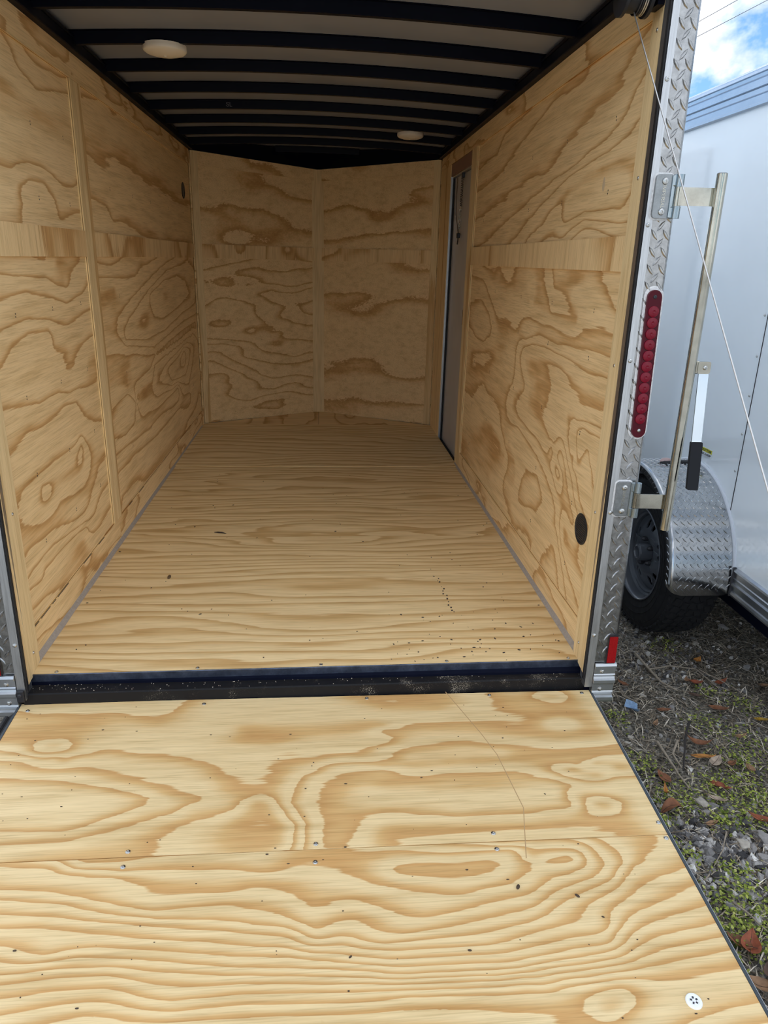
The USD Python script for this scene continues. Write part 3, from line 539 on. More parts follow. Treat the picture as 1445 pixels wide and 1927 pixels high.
def brads(t, pts, n):
    """Small dark brad-nail pairs driven into a wall sheet."""
    out = []
    for c in pts:
        for dz in (-.0045, .0045):
            b = trimesh.creation.icosphere(0, .0021)
            b.vertices *= V(.35 if n[0] else 1, .35 if n[1] else 1, 1.5)
            b.apply_translation(V(*c) + V(0, 0, dz))
            out.append(b)
    t.add('brad_nail_heads', cat_(out), DARKSTEEL, kind='stuff')


def screws_row(t, pts, n, r=.0055, name='screw'):
    for c in pts:
        t.add(name, disc_screw(c, n, r), SCREW, smooth=35)


wl = Thing('wall_left', 'left plywood wall of the trailer interior with cover battens', kind='structure')
x = -PW
for (ya, yb, za, zb, fl, mk) in ((.0, 1.10, .05, 1.26, LEFT_LOW, 'y0'), (1.101, 3.6, .05, 1.26, LEFT_FAR, 'y1'), (.0, 1.10, 1.261, 1.90, LEFT_UP, 'y2'), (1.101, 3.6, 1.261, 1.90, LEFT_UPFAR, 'y0')):
    ply(wl, 'plywood_sheet', (x, ya, za), (x, yb, za), (x, yb, zb), (x, ya, zb), (1, 0, 0), .008, WOOD[mk], fl, .010)


def strip(t, name, side, ya, yb, za, zb, seed, mk=None, axis='y', label=None, k=4, x=.8865):
    s = -1 if side == 'left' else 1
    X = s * x
    fl = fld('y', 'z', seed, k=k, sa=1.2, sb=5) if axis == 'y' else fld('z', 'y', seed, k=2, sa=.35, sb=14, swirl=.1)
    if axis == 'v':
        fl = fld('z', 'y', seed, k=2.6, sa=.9, sb=1.3, swirl=.4)
    return ply(t, name, (X, ya, za), (X, yb, za), (X, yb, zb), (X, ya, zb), (-s, 0, 0), .0105, WOOD[mk or ('y1' if axis == 'y' else 'z0')], fl, .010, label=label)


strip(wl, 'cover_strip', 'left', .02, BATTEN_Y[0] - .001, Z_LOW, Z_UP, 41, axis='v')
strip(wl, 'cover_strip', 'left', BATTEN_Y[1] + .001, 3.58, Z_LOW, Z_UP, 43, axis='v')
strip(wl, 'top_strip', 'left', .0, 1.07, Z_TOP, H, 44)
strip(wl, 'top_strip', 'left', 1.071, 3.59, Z_TOP, H, 45)
strip(wl, 'kick_strip', 'left', .0, 1.12, .0, Z_KICK - .001, 46, k=6)
strip(wl, 'kick_strip', 'left', 1.121, 3.59, .0, Z_KICK - .001, 47, k=6)
strip(wl, 'batten', 'left', BATTEN_Y[0], BATTEN_Y[1], Z_KICK, Z_TOP - .001, 48, axis='z', mk='lam')


def jamb_board(t, s):
    """Splayed softwood board that finishes the rear edge of a side wall."""
    za, zb = -.005, 1.96
    xa, xb = .8735, .8605
    ya, yb = .064, -.072
    nrm = V(-s * (ya - yb), (xa - xb), 0)
    nrm = nrm / np.linalg.norm(nrm)
    if nrm[0] * s > 0:
        nrm = -nrm
    fl = lambda P: rings(P[..., 2], P[..., 1], 60 + s, k=2.2, sa=.22, sb=16, swirl=.08)
    ply(t, 'jamb_board', (s * xa, ya, za), (s * xb, yb, za), (s * xb, yb, zb), (s * xa, ya, zb), nrm, .018, WOOD['lam'], fl, .012, label='softwood board at the rear opening')
    screws_row(t, [(s * (.8735 - .015 * .40), .012, z) for z in (.06, .515, .965, 1.46, 1.80)], nrm, .0052)


for (ya, yb) in ((.085, .13), (.15, .235), (.255, .29), (.31, .42), (.60, .70), (.80, .88), (1.30, 1.36), (1.5, 1.6)):
    wl.add('seam_shade', box(-.8875, -.8862, ya, yb, .1058, .1082), DARKSTEEL)  # solid dark slivers paint the depth shadow of gaps above the kick strip
jamb_board(wl, -1)
brads(wl, [(-PW + .001, y, z) for y in (.30, .62, .93) for z in (.32, .55, .80, 1.05, 1.40, 1.62)] + [(-PW + .001, y, z) for y in (1.5, 1.9, 2.3, 2.8, 3.3) for z in (.35, .7, 1.05, 1.5)], (1, 0, 0))

wr = Thing('wall_right', 'right plywood wall of the trailer interior beside the side door', kind='structure')
x = PW
for (ya, yb, za, zb, fl, mk) in ((.0, 2.34, .05, 1.26, RIGHT_LOW, 'y1'), (.0, 2.34, 1.261, 1.90, RIGHT_UP, 'y2')):
    ply(wr, 'plywood_sheet', (x, ya, za), (x, yb, za), (x, yb, zb), (x, ya, zb), (-1, 0, 0), .008, WOOD[mk], fl, .010)
strip(wr, 'cover_strip', 'right', .05, 2.329, Z_LOW + .003, Z_UP + .005, 51, axis='v')
strip(wr, 'top_strip', 'right', .0, 3.59, Z_TOP + .012, H, 52)
strip(wr, 'kick_strip', 'right', .0, 2.329, .0, Z_KICK - .004, 53, k=7)
strip(wr, 'batten', 'right', 2.33, 2.481, -.0, Z_TOP + .011, 54, axis='z', mk='lam')
strip(wr, 'plywood_sheet', 'right', 3.195, 3.595, .0, Z_TOP + .011, 55, axis='z', k=2)
ply(wr, 'door_header', (.892, 2.482, 1.772), (.892, 3.194, 1.772), (.892, 3.194, 1.845), (.892, 2.482, 1.845), (-1, 0, 0), .02, HEADERWOOD, fld('y', 'z', 3), .05, label='reddish board over the side door')
jamb_board(wr, 1)
brads(wr, [(PW - .001, y, z) for y in (.30, .75, 1.2, 1.7, 2.1) for z in (.22, .45, .70, .95, 1.10, 1.45, 1.65)], (1, 0, 0))
pp = lathe([(0.0001, .0012), (.8, .0012), (1, .0)], 28)
pp.vertices *= V(.010, .021, 1)
wr.add('wood_patch', place(pp, (PW - .0005, .344, 1.475), (-1, 0, 0)), plain('pale_wood_patch', (.66, .50, .32), .6), label='small pale oval repair patch')

# ------------------------------------------------------------------ front wall (V nose)
wf = Thing('wall_front', 'shallow V-shaped plywood front wall with a centre batten', kind='structure')
for s in (-1, 1):
    A, B = V(s * (W + .006), 3.605), V(s * .0, NOSE + .008)
    d = (B - A) / np.linalg.norm(B - A)
    nr = V(-d[1], d[0], 0) * (1 if s > 0 else -1)
    if nr[1] > 0:
        nr = -nr

    def panel(name, t0, t1, za0, za1, zb0, zb1, off, seed, mk, thick=.008, kind='h', res=.012):
        ln = np.linalg.norm(B - A)
        a, b = A + d * t0, A + d * min(t1, ln)
        o = nr * off
        if callable(kind):
            fl = kind
        else:
            fl = fld('x', 'z', seed, k=4, lin=3, sa=1.0, sb=2.6) if kind == 'h' else (fld('z', 'x', seed, k=2, sa=.35, sb=14, swirl=.1) if kind == 'b' else fld('z', 'x', seed, k=5, sa=1.5, sb=2.2))
        q = lambda xy, z: V(xy[0], xy[1], z) + o
        ply(wf, name, q(a, za0), q(b, zb0), q(b, zb1), q(a, za1), nr, thick, WOOD[mk], fl, res)

    ln = np.linalg.norm(B - A)
    top = lambda t: H + (HN - H) * t / ln
    panel('plywood_sheet', 0, ln, .0, 1.26, .0, 1.26, 0, 70 + s, 'x1', kind=FRONT_L if s < 0 else FRONT_R)
    panel('plywood_sheet', 0, ln, 1.261, H - .01, 1.261, HN - .01, 0, 73 + s, 'x2')
    panel('cover_strip', .03, ln - .02, 1.219, 1.314, 1.219, 1.314, .008, 76 + s, 'z1', kind='v')
    panel('top_strip', .03, ln - .02, 1.834, top(.03), 1.80, top(ln - .02), .008, 79 + s, 'x0')
    panel('batten', .012, .064, .0, H - .002, .0, top(.064), .009, 82 + s, 'lam', thick=.018, kind='b')
cb = extrude([(-.047, NOSE - .012), (.047, NOSE - .012), (.047, NOSE + .0), (-.047, NOSE + .0)], 'z', .0, HN + .004)
ply(wf, 'batten', (-.046, NOSE - .018, 0), (.046, NOSE - .018, 0), (.046, NOSE - .018, HN), (-.046, NOSE - .018, HN), (0, -1, 0), .014, WOOD['lam'], fld('z', 'x', 91, k=2, sa=.3, sb=14, swirl=.1), .012)
out = []
for s in (-1, 1):
    for t in (.25, .5, .75):
        for z in (.3, .62, .95, 1.45, 1.68):
            px, py = s * W * (1 - t), 3.6 + t * (NOSE - 3.6)
            b = trimesh.creation.icosphere(0, .0022)
            b.apply_translation([px, py + .001, z])
            out.append(b)
wf.add('brad_nail_heads', cat_(out), DARKSTEEL, kind='stuff')

# ------------------------------------------------------------------ ceiling
ce = Thing('ceiling', 'bare grey trailer roof skin on black steel bows', kind='structure')
nx = 41
xs = np.linspace(-.93, .93, nx)
arch = lambda x_: .030 * (1 - (x_ / .9) ** 2)
Pg = np.array([[(xx, yy, 1.985 + arch(xx)) for xx in xs] for yy in (-.08, 1.2, 2.4, 3.6, 4.45)])
f = sheet_grid(Pg)
ce.add('roof_skin', trimesh.Trimesh(Pg.reshape(-1, 3), f[:, ::-1], process=False), ROOFSKIN, smooth=60)
for k in range(-1, 9):
    yb = .672 + .4075 * k
    Lk = .885 if yb < 3.6 else .885 * (1 - (yb - 3.6) / .51)
    xx = np.linspace(-Lk, Lk, 33)
    zc = 1.944 + arch(xx)
    # hat-section bow: rear web, sole and front web, with out-turned flanges against the skin
    sec = [(-.030, .041), (-.030, .039), (-.0135, .039), (-.0115, .0), (.0115, .0), (.0135, .039), (.030, .039), (.030, .041)]
    Pg = np.array([[(a, yb + p, z + q) for (p, q) in sec] for a, z in zip(xx, zc)])
    ce.add('roof_bow', trimesh.Trimesh(Pg.reshape(-1, 3), sheet_grid(Pg), process=False), STEELBLK)
for s in (-1, 1):
    rail = cat_([box(*sorted((s * .862, s * .905)), -.05, 3.62, H + .001, 1.962, .003), tube([(s * .866, -.02, 1.969), (s * .866, 1.8, 1.9695), (s * .866, 3.6, 1.969)], .007, 10), box(*sorted((s * .905, s * .93)), -.05, 3.62, H, 2.0)])
    ce.add('side_rail', rail, STEELBLK, smooth=30, label='black roof rail along the %s wall' % ('left' if s < 0 else 'right'))
    A, B = V(s * .90, 3.58), V(0, 4.10)
    Pm = extrude([tuple(A), tuple(B), (0, 4.16), (s * .93, 3.62)], 'z', HN + .002, 2.0)
    v = Pm.vertices.copy()
    low = v[:, 2] < 1.95
    v[low, 2] = H + .001 + (HN - H) * np.clip((v[low, 1] - 3.6) / .51, 0, 1)
    ce.add('front_rail', trimesh.Trimesh(v, Pm.faces, process=False), STEELBLK)
ce.add('rear_header', cat_([box(-.93, .93, -.085, -.03, 1.95, 2.06, .004)]), STEELBLK)
tm = meshkit.text_mesh('SL', .020, .0008)
tm.apply_transform(trimesh.transformations.rotation_matrix(math.pi / 2, [1, 0, 0]))
tm.apply_translation([-.47, .672 + .4075 * 4 - .0150, 1.952 + arch(-.42)])
ce.add('stamped_print', tm, STAMP, label='small pale stamped print on a bow')

for (cx, cy, lab) in ((-.552, 1.118, 'round cream dome light on the trailer ceiling nearer the left wall'), (.565, 2.825, 'round cream dome light on the trailer ceiling nearer the side door')):
    cz = 1.944 + arch(cx)
    t = Thing('dome_light', lab, 'ceiling light', (cx, cy, cz), group='ceiling dome lights')
    base = lathe([(.079, .004), (.080, -.006), (.0795, -.013), (.077, -.0165)], 48)
    lens = lathe([(.077, -.0155), (.070, -.021), (.05, -.0265), (.025, -.029), (.006, -.0298), (.005, -.032), (.0001, -.0325)], 48)
    cap = lathe([(.079, .004), (.04, .012), (.0001, .012)], 48)
    for nm, mm, mt in (('bezel', base, LENS), ('lens', lens, LENS), ('mount', cap, BLACKPL)):
        mm = mm.copy()
        mm.invert()
        mm.apply_translation([cx, cy, cz])
        t.add(nm, mm, mt, smooth=50)

# ------------------------------------------------------------------ side door
dr = Thing('door_1', 'grey side door of the trailer set in the right wall', kind='structure')
dr.add('door_leaf', box(.915, .94, 2.49, 3.183, -.02, 1.76, .002), DOORSKIN)
dr.add('threshold', box(.889, .96, 2.482, 3.2, -.055, -.028, .002), plain('threshold_metal', (.35, .31, .26), .4, .6), label='metal threshold strip')
dr.add('gasket', cat_([box(.902, .914, 3.166, 3.180, -.02, 1.76), box(.902, .914, 2.49, 3.18, -.022, -.008)]), RUBBER, label='black rubber gasket')
dr.add('jamb', cat_([box(.889, .96, 3.184, 3.1945, -.05, 1.771), box(.899, .96, 2.4815, 2.489, -.05, 1.771), box(.897, .96, 2.482, 3.19, 1.762, 1.771)]), ALU, label='aluminium door jamb')
dr.add('latch_pocket', box(.9105, .916, 2.575, 2.625, .86, .955, .002), LATCHBRN, label='brown latch pocket')
dr.add('door_frame_back', box(.955, .957, 2.4, 3.25, -.06, 1.9), ALU)
dc = Thing('door_check_chain', 'door check chain and spring with a black clip hanging against the grey side door', 'chain', (.900, 2.87, 1.40))
th = np.linspace(0, 2 * math.pi * 16, 260)
dc.add('spring', tube(np.stack([.903 + .007 * np.cos(th), 2.845 + .007 * np.sin(th), 1.735 - .165 * th / th[-1]], 1), .0016, 5), DARKSTEEL, smooth=True, label='close-wound dark spring')
for k in range(9):
    lk = trimesh.creation.torus(.006, .0014, 14, 6)
    lk.vertices *= V(1, 1.5, 1)
    lk.apply_transform(trimesh.transformations.rotation_matrix(math.pi / 2, [1, 0, 0] if k % 2 else [0, 1, 0]))
    lk.apply_transform(trimesh.transformations.rotation_matrix(math.pi / 2, [1, 0, 0])) if k % 2 == 0 else None
    lk.apply_translation([.904, 2.858 + .002 * k, 1.562 - .0155 * k])
    dc.add('chain_link', lk, ZINC, smooth=True)
dc.add('clip', box(.893, .912, 2.868, 2.905, 1.382, 1.412, .003), BLACKPL, label='black clip')
dc.add('strap', tube([(.903, 2.885, 1.383), (.903, 2.892, 1.365), (.902, 2.90, 1.345)], .004, 6), BLACKPL)
dc.add('cord', tube([(.905, 3.03, 1.75), (.904, 3.025, 1.62), (.903, 3.0, 1.53), (.903, 2.95, 1.47), (.903, 2.89, 1.412)], .0028, 6), LATCHBRN, smooth=True, label='brown cord')
dc.add('bracket', box(.898, .916, 2.83, 2.858, 1.735, 1.764, .002), DARKSTEEL)


def vent(c, s, lab, ry, rz):
    t = Thing('vent_cover', lab, 'vent', c)
    rim = lathe([(1.0, 0), (1.0, .35), (.93, .55), (.86, .35), (.84, .1)], 40)
    fl = lathe([(.86, .12), (.0001, .12)], 40)
    bars = [box(-.84 * math.sqrt(max(0, 1 - (k / 6.) ** 2)) * .97, .84 * math.sqrt(max(0, 1 - (k / 6.) ** 2)) * .97, k / 6. * .84 - .05, k / 6. * .84 + .05, .08, .3) for k in range(-5, 6)]
    for nm, mm, mt in (('rim', rim, BLACKPL), ('backing', fl, INK)):
        mm = mm.copy()
        mm.vertices *= V(ry, rz, .008)
        t.add(nm, place(mm, c, (-s, 0, 0)), mt, smooth=40)
    for b in bars:
        b.vertices *= V(ry, rz, .008)
        t.add('slat', place(b, c, (-s, 0, 0)), BLACKPL)


vent((.896, .182, .396), 1, 'black oval vent cover low on the right plywood wall near the opening', .056, .053)
vent((-.896, 3.333, 1.642), -1, 'black round vent cover high on the left plywood wall at the far end', .052, .051)

# ------------------------------------------------------------------ rear sill
sl = Thing('rear_sill', 'black steel rear sill between plywood floor and ramp', 'sill', (0, -.04, -.07))


def skew(m):
    m.vertices[:, 1] += SK * m.vertices[:, 0]
    return m


sl.add('edge_angle', skew(box(-.884, .884, -.0135, -.0085, -.034, .0028, .0015)), ALU if False else plain('blued_angle_steel', (.10, .12, .17), .22, .85, vary=.35, vscale=18), label='shiny dark steel angle along the floor edge')
lp = [(-.009, -.034), (-.012, -.030), (-.060, -.030), (-.0665, -.0295), (-.0700, -.033), (-.0700, -.128), (-.062, -.128), (-.062, -.045), (-.012, -.045)]
sl.add('ledge', skew(extrude(lp, 'x', -.877, .877)), SILLBLK, smooth=40)
for xx in (-.80, -.37, .02, .43, .84):
    sl.add('screw', disc_screw((xx, sill_y(xx, .004), .001), (0, 0, 1), .0062), SCREW, smooth=35)
deb = []
for _ in range(110):
    b = trimesh.creation.icosphere(0, 1)
    b.vertices *= V(*rng.uniform(.0005, .0019, 3))
    xx = rng.uniform(-.87, .87) if rng.random() < .8 else rng.uniform(-.87, -.6)
    b.apply_translation([xx, sill_y(xx, rng.uniform(-.062, -.018)), -.0295])
    deb.append(b)
single('sill_shavings', cat_(deb), plain('pale_wood_shavings', (.55, .48, .38), .8), 'pale wood shavings lying on the black rear sill', 'shavings', kind='stuff')

# ------------------------------------------------------------------ rear corner posts


def lug(length=.030, width=.0075, h=.0025):
    a, b = length / 2, width / 2
    o = [(-a, 0), (-a * .38, b), (a * .38, b), (a, 0), (a * .38, -b), (-a * .38, -b)]
    v = [(x_, y_, 0) for x_, y_ in o] + [(x_ * .80, y_ * .45, h) for x_, y_ in o]
    f = []
    for i in range(6):
        j = (i + 1) % 6
        f += [(i, j, 6 + j), (i, 6 + j, 6 + i)]
    f += [(6, 7, 8), (6, 8, 9), (6, 9, 10), (6, 10, 11)]
    return np.array(v, float), np.array(f)[:, ::-1]


LV, LF = lug()


def lugs_on(mapper, u0, u1, v0, v1, du, dv, ang, size=1.0):
    """Raised treads of diamond plate: mapper(u, v) -> point, u direction, v direction, normal."""
    out_v, out_f, n = [], [], 0
    iv = 0
    v = v0
    while v < v1:
        u = u0 + (du / 2 if iv % 2 else 0)
        iu = 0
        while u < u1:
            a = ang if iv % 2 else -ang
            p, eu, ev, nn = mapper(u, v)
            c, s_ = math.cos(a), math.sin(a)
            q = p + size * ((LV[:, :1] * c - LV[:, 1:2] * s_) * eu + (LV[:, :1] * s_ + LV[:, 1:2] * c) * ev) + LV[:, 2:] * nn * size
            out_v.append(q)
            out_f.append(LF + n)
            n += len(LV)
            u += du
            iu += 1
        v += dv / 2
        iv += 1
    return trimesh.Trimesh(np.vstack(out_v), np.vstack(out_f), process=False)


def taper(s, xb, xt, z):
    return s * (xb + (xt - xb) * (z - .03) / 1.9)


def slab_tapered(s, xb0, xb1, xt0, xt1, y0, y1, z0, z1):
    a = [taper(s, xb0, xt0, z0), taper(s, xb1, xt1, z0), taper(s, xb0, xt0, z1), taper(s, xb1, xt1, z1)]
    pts = [(a[0], y0, z0), (a[1], y0, z0), (a[0], y1, z0), (a[1], y1, z0), (a[2], y0, z1), (a[3], y0, z1), (a[2], y1, z1), (a[3], y1, z1)]
    return trimesh.convex.convex_hull(np.array(pts))


def corner_post(s, side):
    t = Thing('corner_post', '%s rear corner post clad in diamond plate beside the opening' % side, 'trailer post', (s * .91, -.06, .0), kind='structure')
    XB, XT = .958, .930
    # plate face with a rolled outer corner
    zs = np.linspace(.045, 1.98, 60)
    ang = np.linspace(0, math.pi / 2, 7)
    rows = []
    for z in zs:
        x1 = taper(s, XB, XT, z)
        xa = taper(s, .885, .871, z)
        r_ = .012
        row = [(xa, -.086, z)] + [(x1 - s * r_ + s * r_ * math.sin(a), -.086 + r_ - r_ * math.cos(a), z) for a in ang] + [(x1, .10, z)]
        rows.append(row)
    Pg = np.array(rows)
    f = sheet_grid(Pg)
    if s < 0:
        f = f[:, ::-1]
    sk = trimesh.Trimesh(Pg.reshape(-1, 3), f, process=False)

    def face(u, v):
        xa, xb = taper(s, .889, .875, v), taper(s, XB, XT, v)
        return V(xa + (xb - xa) * u / .07, -.0862, v), V(s, 0, 0), V(0, 0, 1), V(0, -1, 0)

    def flank(u, v):
        return V(taper(s, XB, XT, v) + s * .0002, -.070 + u, v), V(0, 1, 0), V(0, 0, 1), V(s, 0, 0)
    lg = lugs_on(face, .012, .066, .07, 1.96, .0365, .043, math.radians(54), 1.12)
    lg2 = lugs_on(flank, .015, .15, .07, 1.96, .0365, .043, math.radians(54), 1.12)
    if s < 0:
        lg.invert(), lg2.invert()
    t.add('diamond_plate', cat_([sk, lg, lg2]), ALUPLATE, smooth=25, label='diamond tread plate')
    t.add('edge_trim', cat_([slab_tapered(s, .864, .8875, .857, .8745, -.0892, -.074, -.045, 1.98), slab_tapered(s, .864, .868, .857, .861, -.076, -.04, -.045, 1.98)]), ALU, smooth=20, label='flat aluminium edge trim')
    t.add('door_seal', cat_([slab_tapered(s, .8590, .8648, .8530, .8585, -.084, -.0725, -.02, 1.98), tube([(taper(s, .8605, .8545, z), -.084, z) for z in (.0, .5, 1.0, 1.5, 1.97)], .0022, 8)]), RUBBER, smooth=30, label='black rubber door seal')
    # ridged extrusion end under the plate
    prof = [(.05, 0), (.05, .002)]
    zz = [(.042, .006), (.034, .010), (.028, .010), (.026, .004), (.004, .004), (.000, .006), (-.006, .004), (-.012, .006), (-.016, .012), (-.026, .012), (-.029, .005), (-.036, .004), (-.058, .004), (-.064, .006), (-.070, .004), (-.076, .005), (-.079, .012), (-.090, .012), (-.094, .006), (-.100, .005)]
    outl = [(-.094 - d_ + .006, z) for z, d_ in zz]
    outl = [(-.070, .042)] + outl + [(-.070, -.100)]
    cap = extrude(outl, 'x', *sorted((s * .889, s * .9585)))
    t.add('rail_end', cap, ALURAIL, label='ridged aluminium rail end')
    for z in (.0125, -.052):
        t.add('rivet', disc_screw((s * .915, -.0915, z), (0, -1, 0), .0075, .004), SCREW, smooth=40)
    for z in (.142, .55, .992, 1.34, 1.672, 1.9):
        t.add('rivet', disc_screw((taper(s, .8745, .8655, z), -.0888, z), (0, -1, 0), .0062, .004), SCREW, smooth=40)
    t.add('post_core', box(*sorted((s * .875, s * .92)), -.068, .02, -.09, 1.99), STEELBLK)
    return t


corner_post(1, 'right')
corner_post(-1, 'left')


def tail_light(s):
    xb = lambda z: s * (.9195 - .0085 * (z - .775) / .405) - .0
    t = Thing('tail_light', '%s red strip tail light with a row of round lenses on the diamond plate' % ('right' if s > 0 else 'left'), 'tail light', (xb(.98), -.088, .775))
    z0, z1, hw = .778, 1.180, .0195

    def oval(w, n=14, z0=z0, z1=z1):
        a = np.linspace(0, math.pi, n)
        top_ = [(w * math.cos(q), z1 - w + w * math.sin(q)) for q in a]
        bot = [(-w * math.cos(q), z0 + w - w * math.sin(q)) for q in a]
        return top_ + bot

    def lean(m):
        m.vertices[:, 0] += np.array([xb(z) for z in m.vertices[:, 2]])
        return m
    bed = extrude(oval(hw + .0075, z0=z0 - .006, z1=z1 + .010), 'y', -.0885, -.0850)
    t.add('sealant', lean(bed), SEALANT, label='white sealant around the lamp')
    body = extrude(oval(hw), 'y', -.097, -.0862)
    t.add('lamp_body', lean(body), REDDARK, label='dark red lens body')
    for k in range(11):
        z = .832 + .0292 * k
        ln = lathe([(.0147, .0), (.0145, .003), (.0125, .0048), (.0065, .0052), (.0042, .0062), (.0028, .0050), (.0001, .0046)], 24)
        t.add('led_lens', place(ln, (xb(z), -.0968, z), (0, -1, 0)), REDLENS, smooth=40, label='round red lens')
    for z in (.799, 1.162):
        t.add('screw', disc_screw((xb(z), -.0968, z), (0, -1, 0), .0052, .003), DARKSTEEL if z > 1 else SCREW, smooth=40)


tail_light(1)
tail_light(-1)
for s, lab in ((1, 'red rectangular reflector above the right rail end'), (-1, 'red rectangular reflector above the left rail end at the photo edge')):
    cx = s * .937
    t = Thing('reflector', lab, 'reflector', (cx, -.09, .044), group=None)
    t.add('backing', extrude([(cx - s * .0155, .044), (cx + s * .0155, .044), (cx + s * .0145, .142), (cx - s * .0150, .142)], 'y', -.0925, -.086), BLACKPL)
    t.add('lens', extrude([(cx - s * .0125, .0455), (cx + s * .0145, .0455), (cx + s * .0135, .137), (cx - s * .0122, .137)], 'y', -.0955, -.0922), REFLECT)
pl = Thing('plug_connector', 'small black clip bolted at the lower end of the left edge trim', 'clip', (-.876, -.10, -.0))
pl.add('body', cat_([box(-.888, -.866, -.1005, -.090, -.046, -.008, .002)]), BLACKPL)
pl.add('screw', disc_screw((-.878, -.1003, -.022), (0, -1, 0), .006), DARKSTEEL, smooth=40)

# ------------------------------------------------------------------ bar lock on the right post
HINGEZ = plain('grey_zinc_hinge', (.29, .305, .31), .32, 1.0, vary=.14, vscale=40)
KNUCKLE = plain('blue_zinc_knuckle', (.36, .42, .45), .2, 1.0, vary=.1, vscale=30)
PX, PY = 1.024, -.132
bl = Thing('bar_lock', 'zinc plated cam bar lock swung open on two hinges at the right post', 'door lock', (.93, -.11, .515))
outer, inner = rod((PX, PY, .512), (PX, PY, 1.462), .0133, 28), rod((PX, PY, .511), (PX, PY, 1.4625), .0108, 28)
bl.add('pipe', outer, ZINC, smooth=30, label='long zinc pipe')
bl.add('pipe_cap', rod((PX, PY, 1.4615), (PX, PY, 1.4632), .0112, 28), DARKSTEEL)
for zc, xo, txt in ((.594, .0, True), (1.408, -.007, False)):
    pf = sg.Polygon([(.878 + xo, zc - .052), (.925 + xo, zc - .052), (.925 + xo, zc + .052), (.878 + xo, zc + .052)]).buffer(-.010).buffer(.010, quad_segs=5)
    hp_ = bl.add('hinge_plate', extrude(pf, 'y', -.0985, -.0885), HINGEZ, label='%s stamped hinge plate' % ('lower' if txt else 'upper'))
    pf2 = pf.buffer(.0045)
    bl.add('sealant', extrude(pf2, 'y', -.0900, -.0865), SEALANT)
    for dz in (-.036, .036):
        bl.add('screw', disc_screw((.9015 + xo, -.0982, zc + dz), (0, -1, 0), .0088, .0045), SCREW, smooth=40, under=hp_)
    tm = meshkit.text_mesh('IMPERIAL', .0085, .0012)
    c = tm.bounds.mean(0)
    tm.apply_translation(-c)
    tm.vertices = np.stack([-tm.vertices[:, 1] * -1, tm.vertices[:, 2], -tm.vertices[:, 0]], 1)
    tm.apply_translation([.901 + xo, -.0988, zc])
    tm.fix_normals()
    bl.add('raised_lettering', tm, ZINC, under=hp_)
    kx = .937 + xo
    leaf = box(.921 + xo, .934 + xo, -.1015, -.0945, zc - .052, zc + .052, .002)
    leaf = cat_([box(.921 + xo, .934 + xo, -.105, -.0945, zc + .024, zc + .052, .002), box(.921 + xo, .934 + xo, -.105, -.0945, zc - .052, zc - .024, .002), box(.919 + xo, .928 + xo, -.103, -.0945, zc - .05, zc + .05, .001)])
    bl.add('hinge_leaf', leaf, KNUCKLE)
    for (a, b) in ((zc + .0235, zc + .052), (zc - .052, zc - .0235)):
        bl.add('hinge_knuckle', rod((kx, -.106, a), (kx, -.106, b), .0100, 20), KNUCKLE, smooth=30)
    bl.add('hinge_pin', rod((kx, -.106, zc - .0225), (kx, -.106, zc + .0225), .0092, 20), ZINC, smooth=30)
    strap = extrude([(kx - .004, -.1155), (kx + .01, -.1145), (PX - .02, -.1185), (PX - .012, -.120), (PX + .002, -.1185), (PX + .002, -.1225), (PX - .012, -.1235), (PX - .02, -.122), (kx + .01, -.1175), (kx - .004, -.1185)], 'z', zc - .0215, zc + .0215)
    bl.add('strap', strap, ZINC, smooth=25, label='flat strap from hinge to pipe')
    bl.add('keeper', box(PX - .006, PX + .020, PY + .0105, PY + .019, zc - .021, zc + .021, .003), ZINC)
bk = bl.add('handle_bracket', cat_([box(PX + .010, PX + .020, PY - .006, PY + .012, .966, 1.0, .002), extrude(sg.Polygon([(PX + .016, .966), (PX + .052, .966), (PX + .052, .999), (PX + .016, .999)]).buffer(-.006).buffer(.006, quad_segs=4), 'y', PY - .008, PY - .003)]), ZINC)
bl.add('bolt', disc_screw((PX + .036, PY - .0078, .983), (0, -1, 0), .0065, .004), SCREW, smooth=40, under=bk)
def tilt(m):
    m.vertices[:, 1] -= (.985 - m.vertices[:, 2]) * .16
    return m


hd = bl.add('handle', tilt(extrude([(PX + .0185, .765), (PX + .0465, .765), (PX + .0505, .985), (PX + .0225, .985)], 'y', PY - .0028, PY + .0012)), plain('polished_zinc_handle', (.62, .68, .72), .17, 1.0, vary=.05, vscale=10), label='flat handle')
gp = sg.Polygon([(PX + .0155, .652), (PX + .0475, .650), (PX + .0500, .783), (PX + .0170, .783)]).buffer(-.004).buffer(.004, quad_segs=4)
bl.add('grip', tilt(extrude(gp, 'y', PY - .0060, PY + .0042)), GRIP, label='black dipped grip', under=hd)

# ------------------------------------------------------------------ ramp door
TH = .0692
RY, RZ, RW = -.076, -.066, .886
ru, rn = V(0, -math.cos(TH), -math.sin(TH)), V(0, -math.sin(TH), math.cos(TH))


def rp(x_, t, h=0.0):
    return V(x_, RY, RZ) + ru * t + rn * h


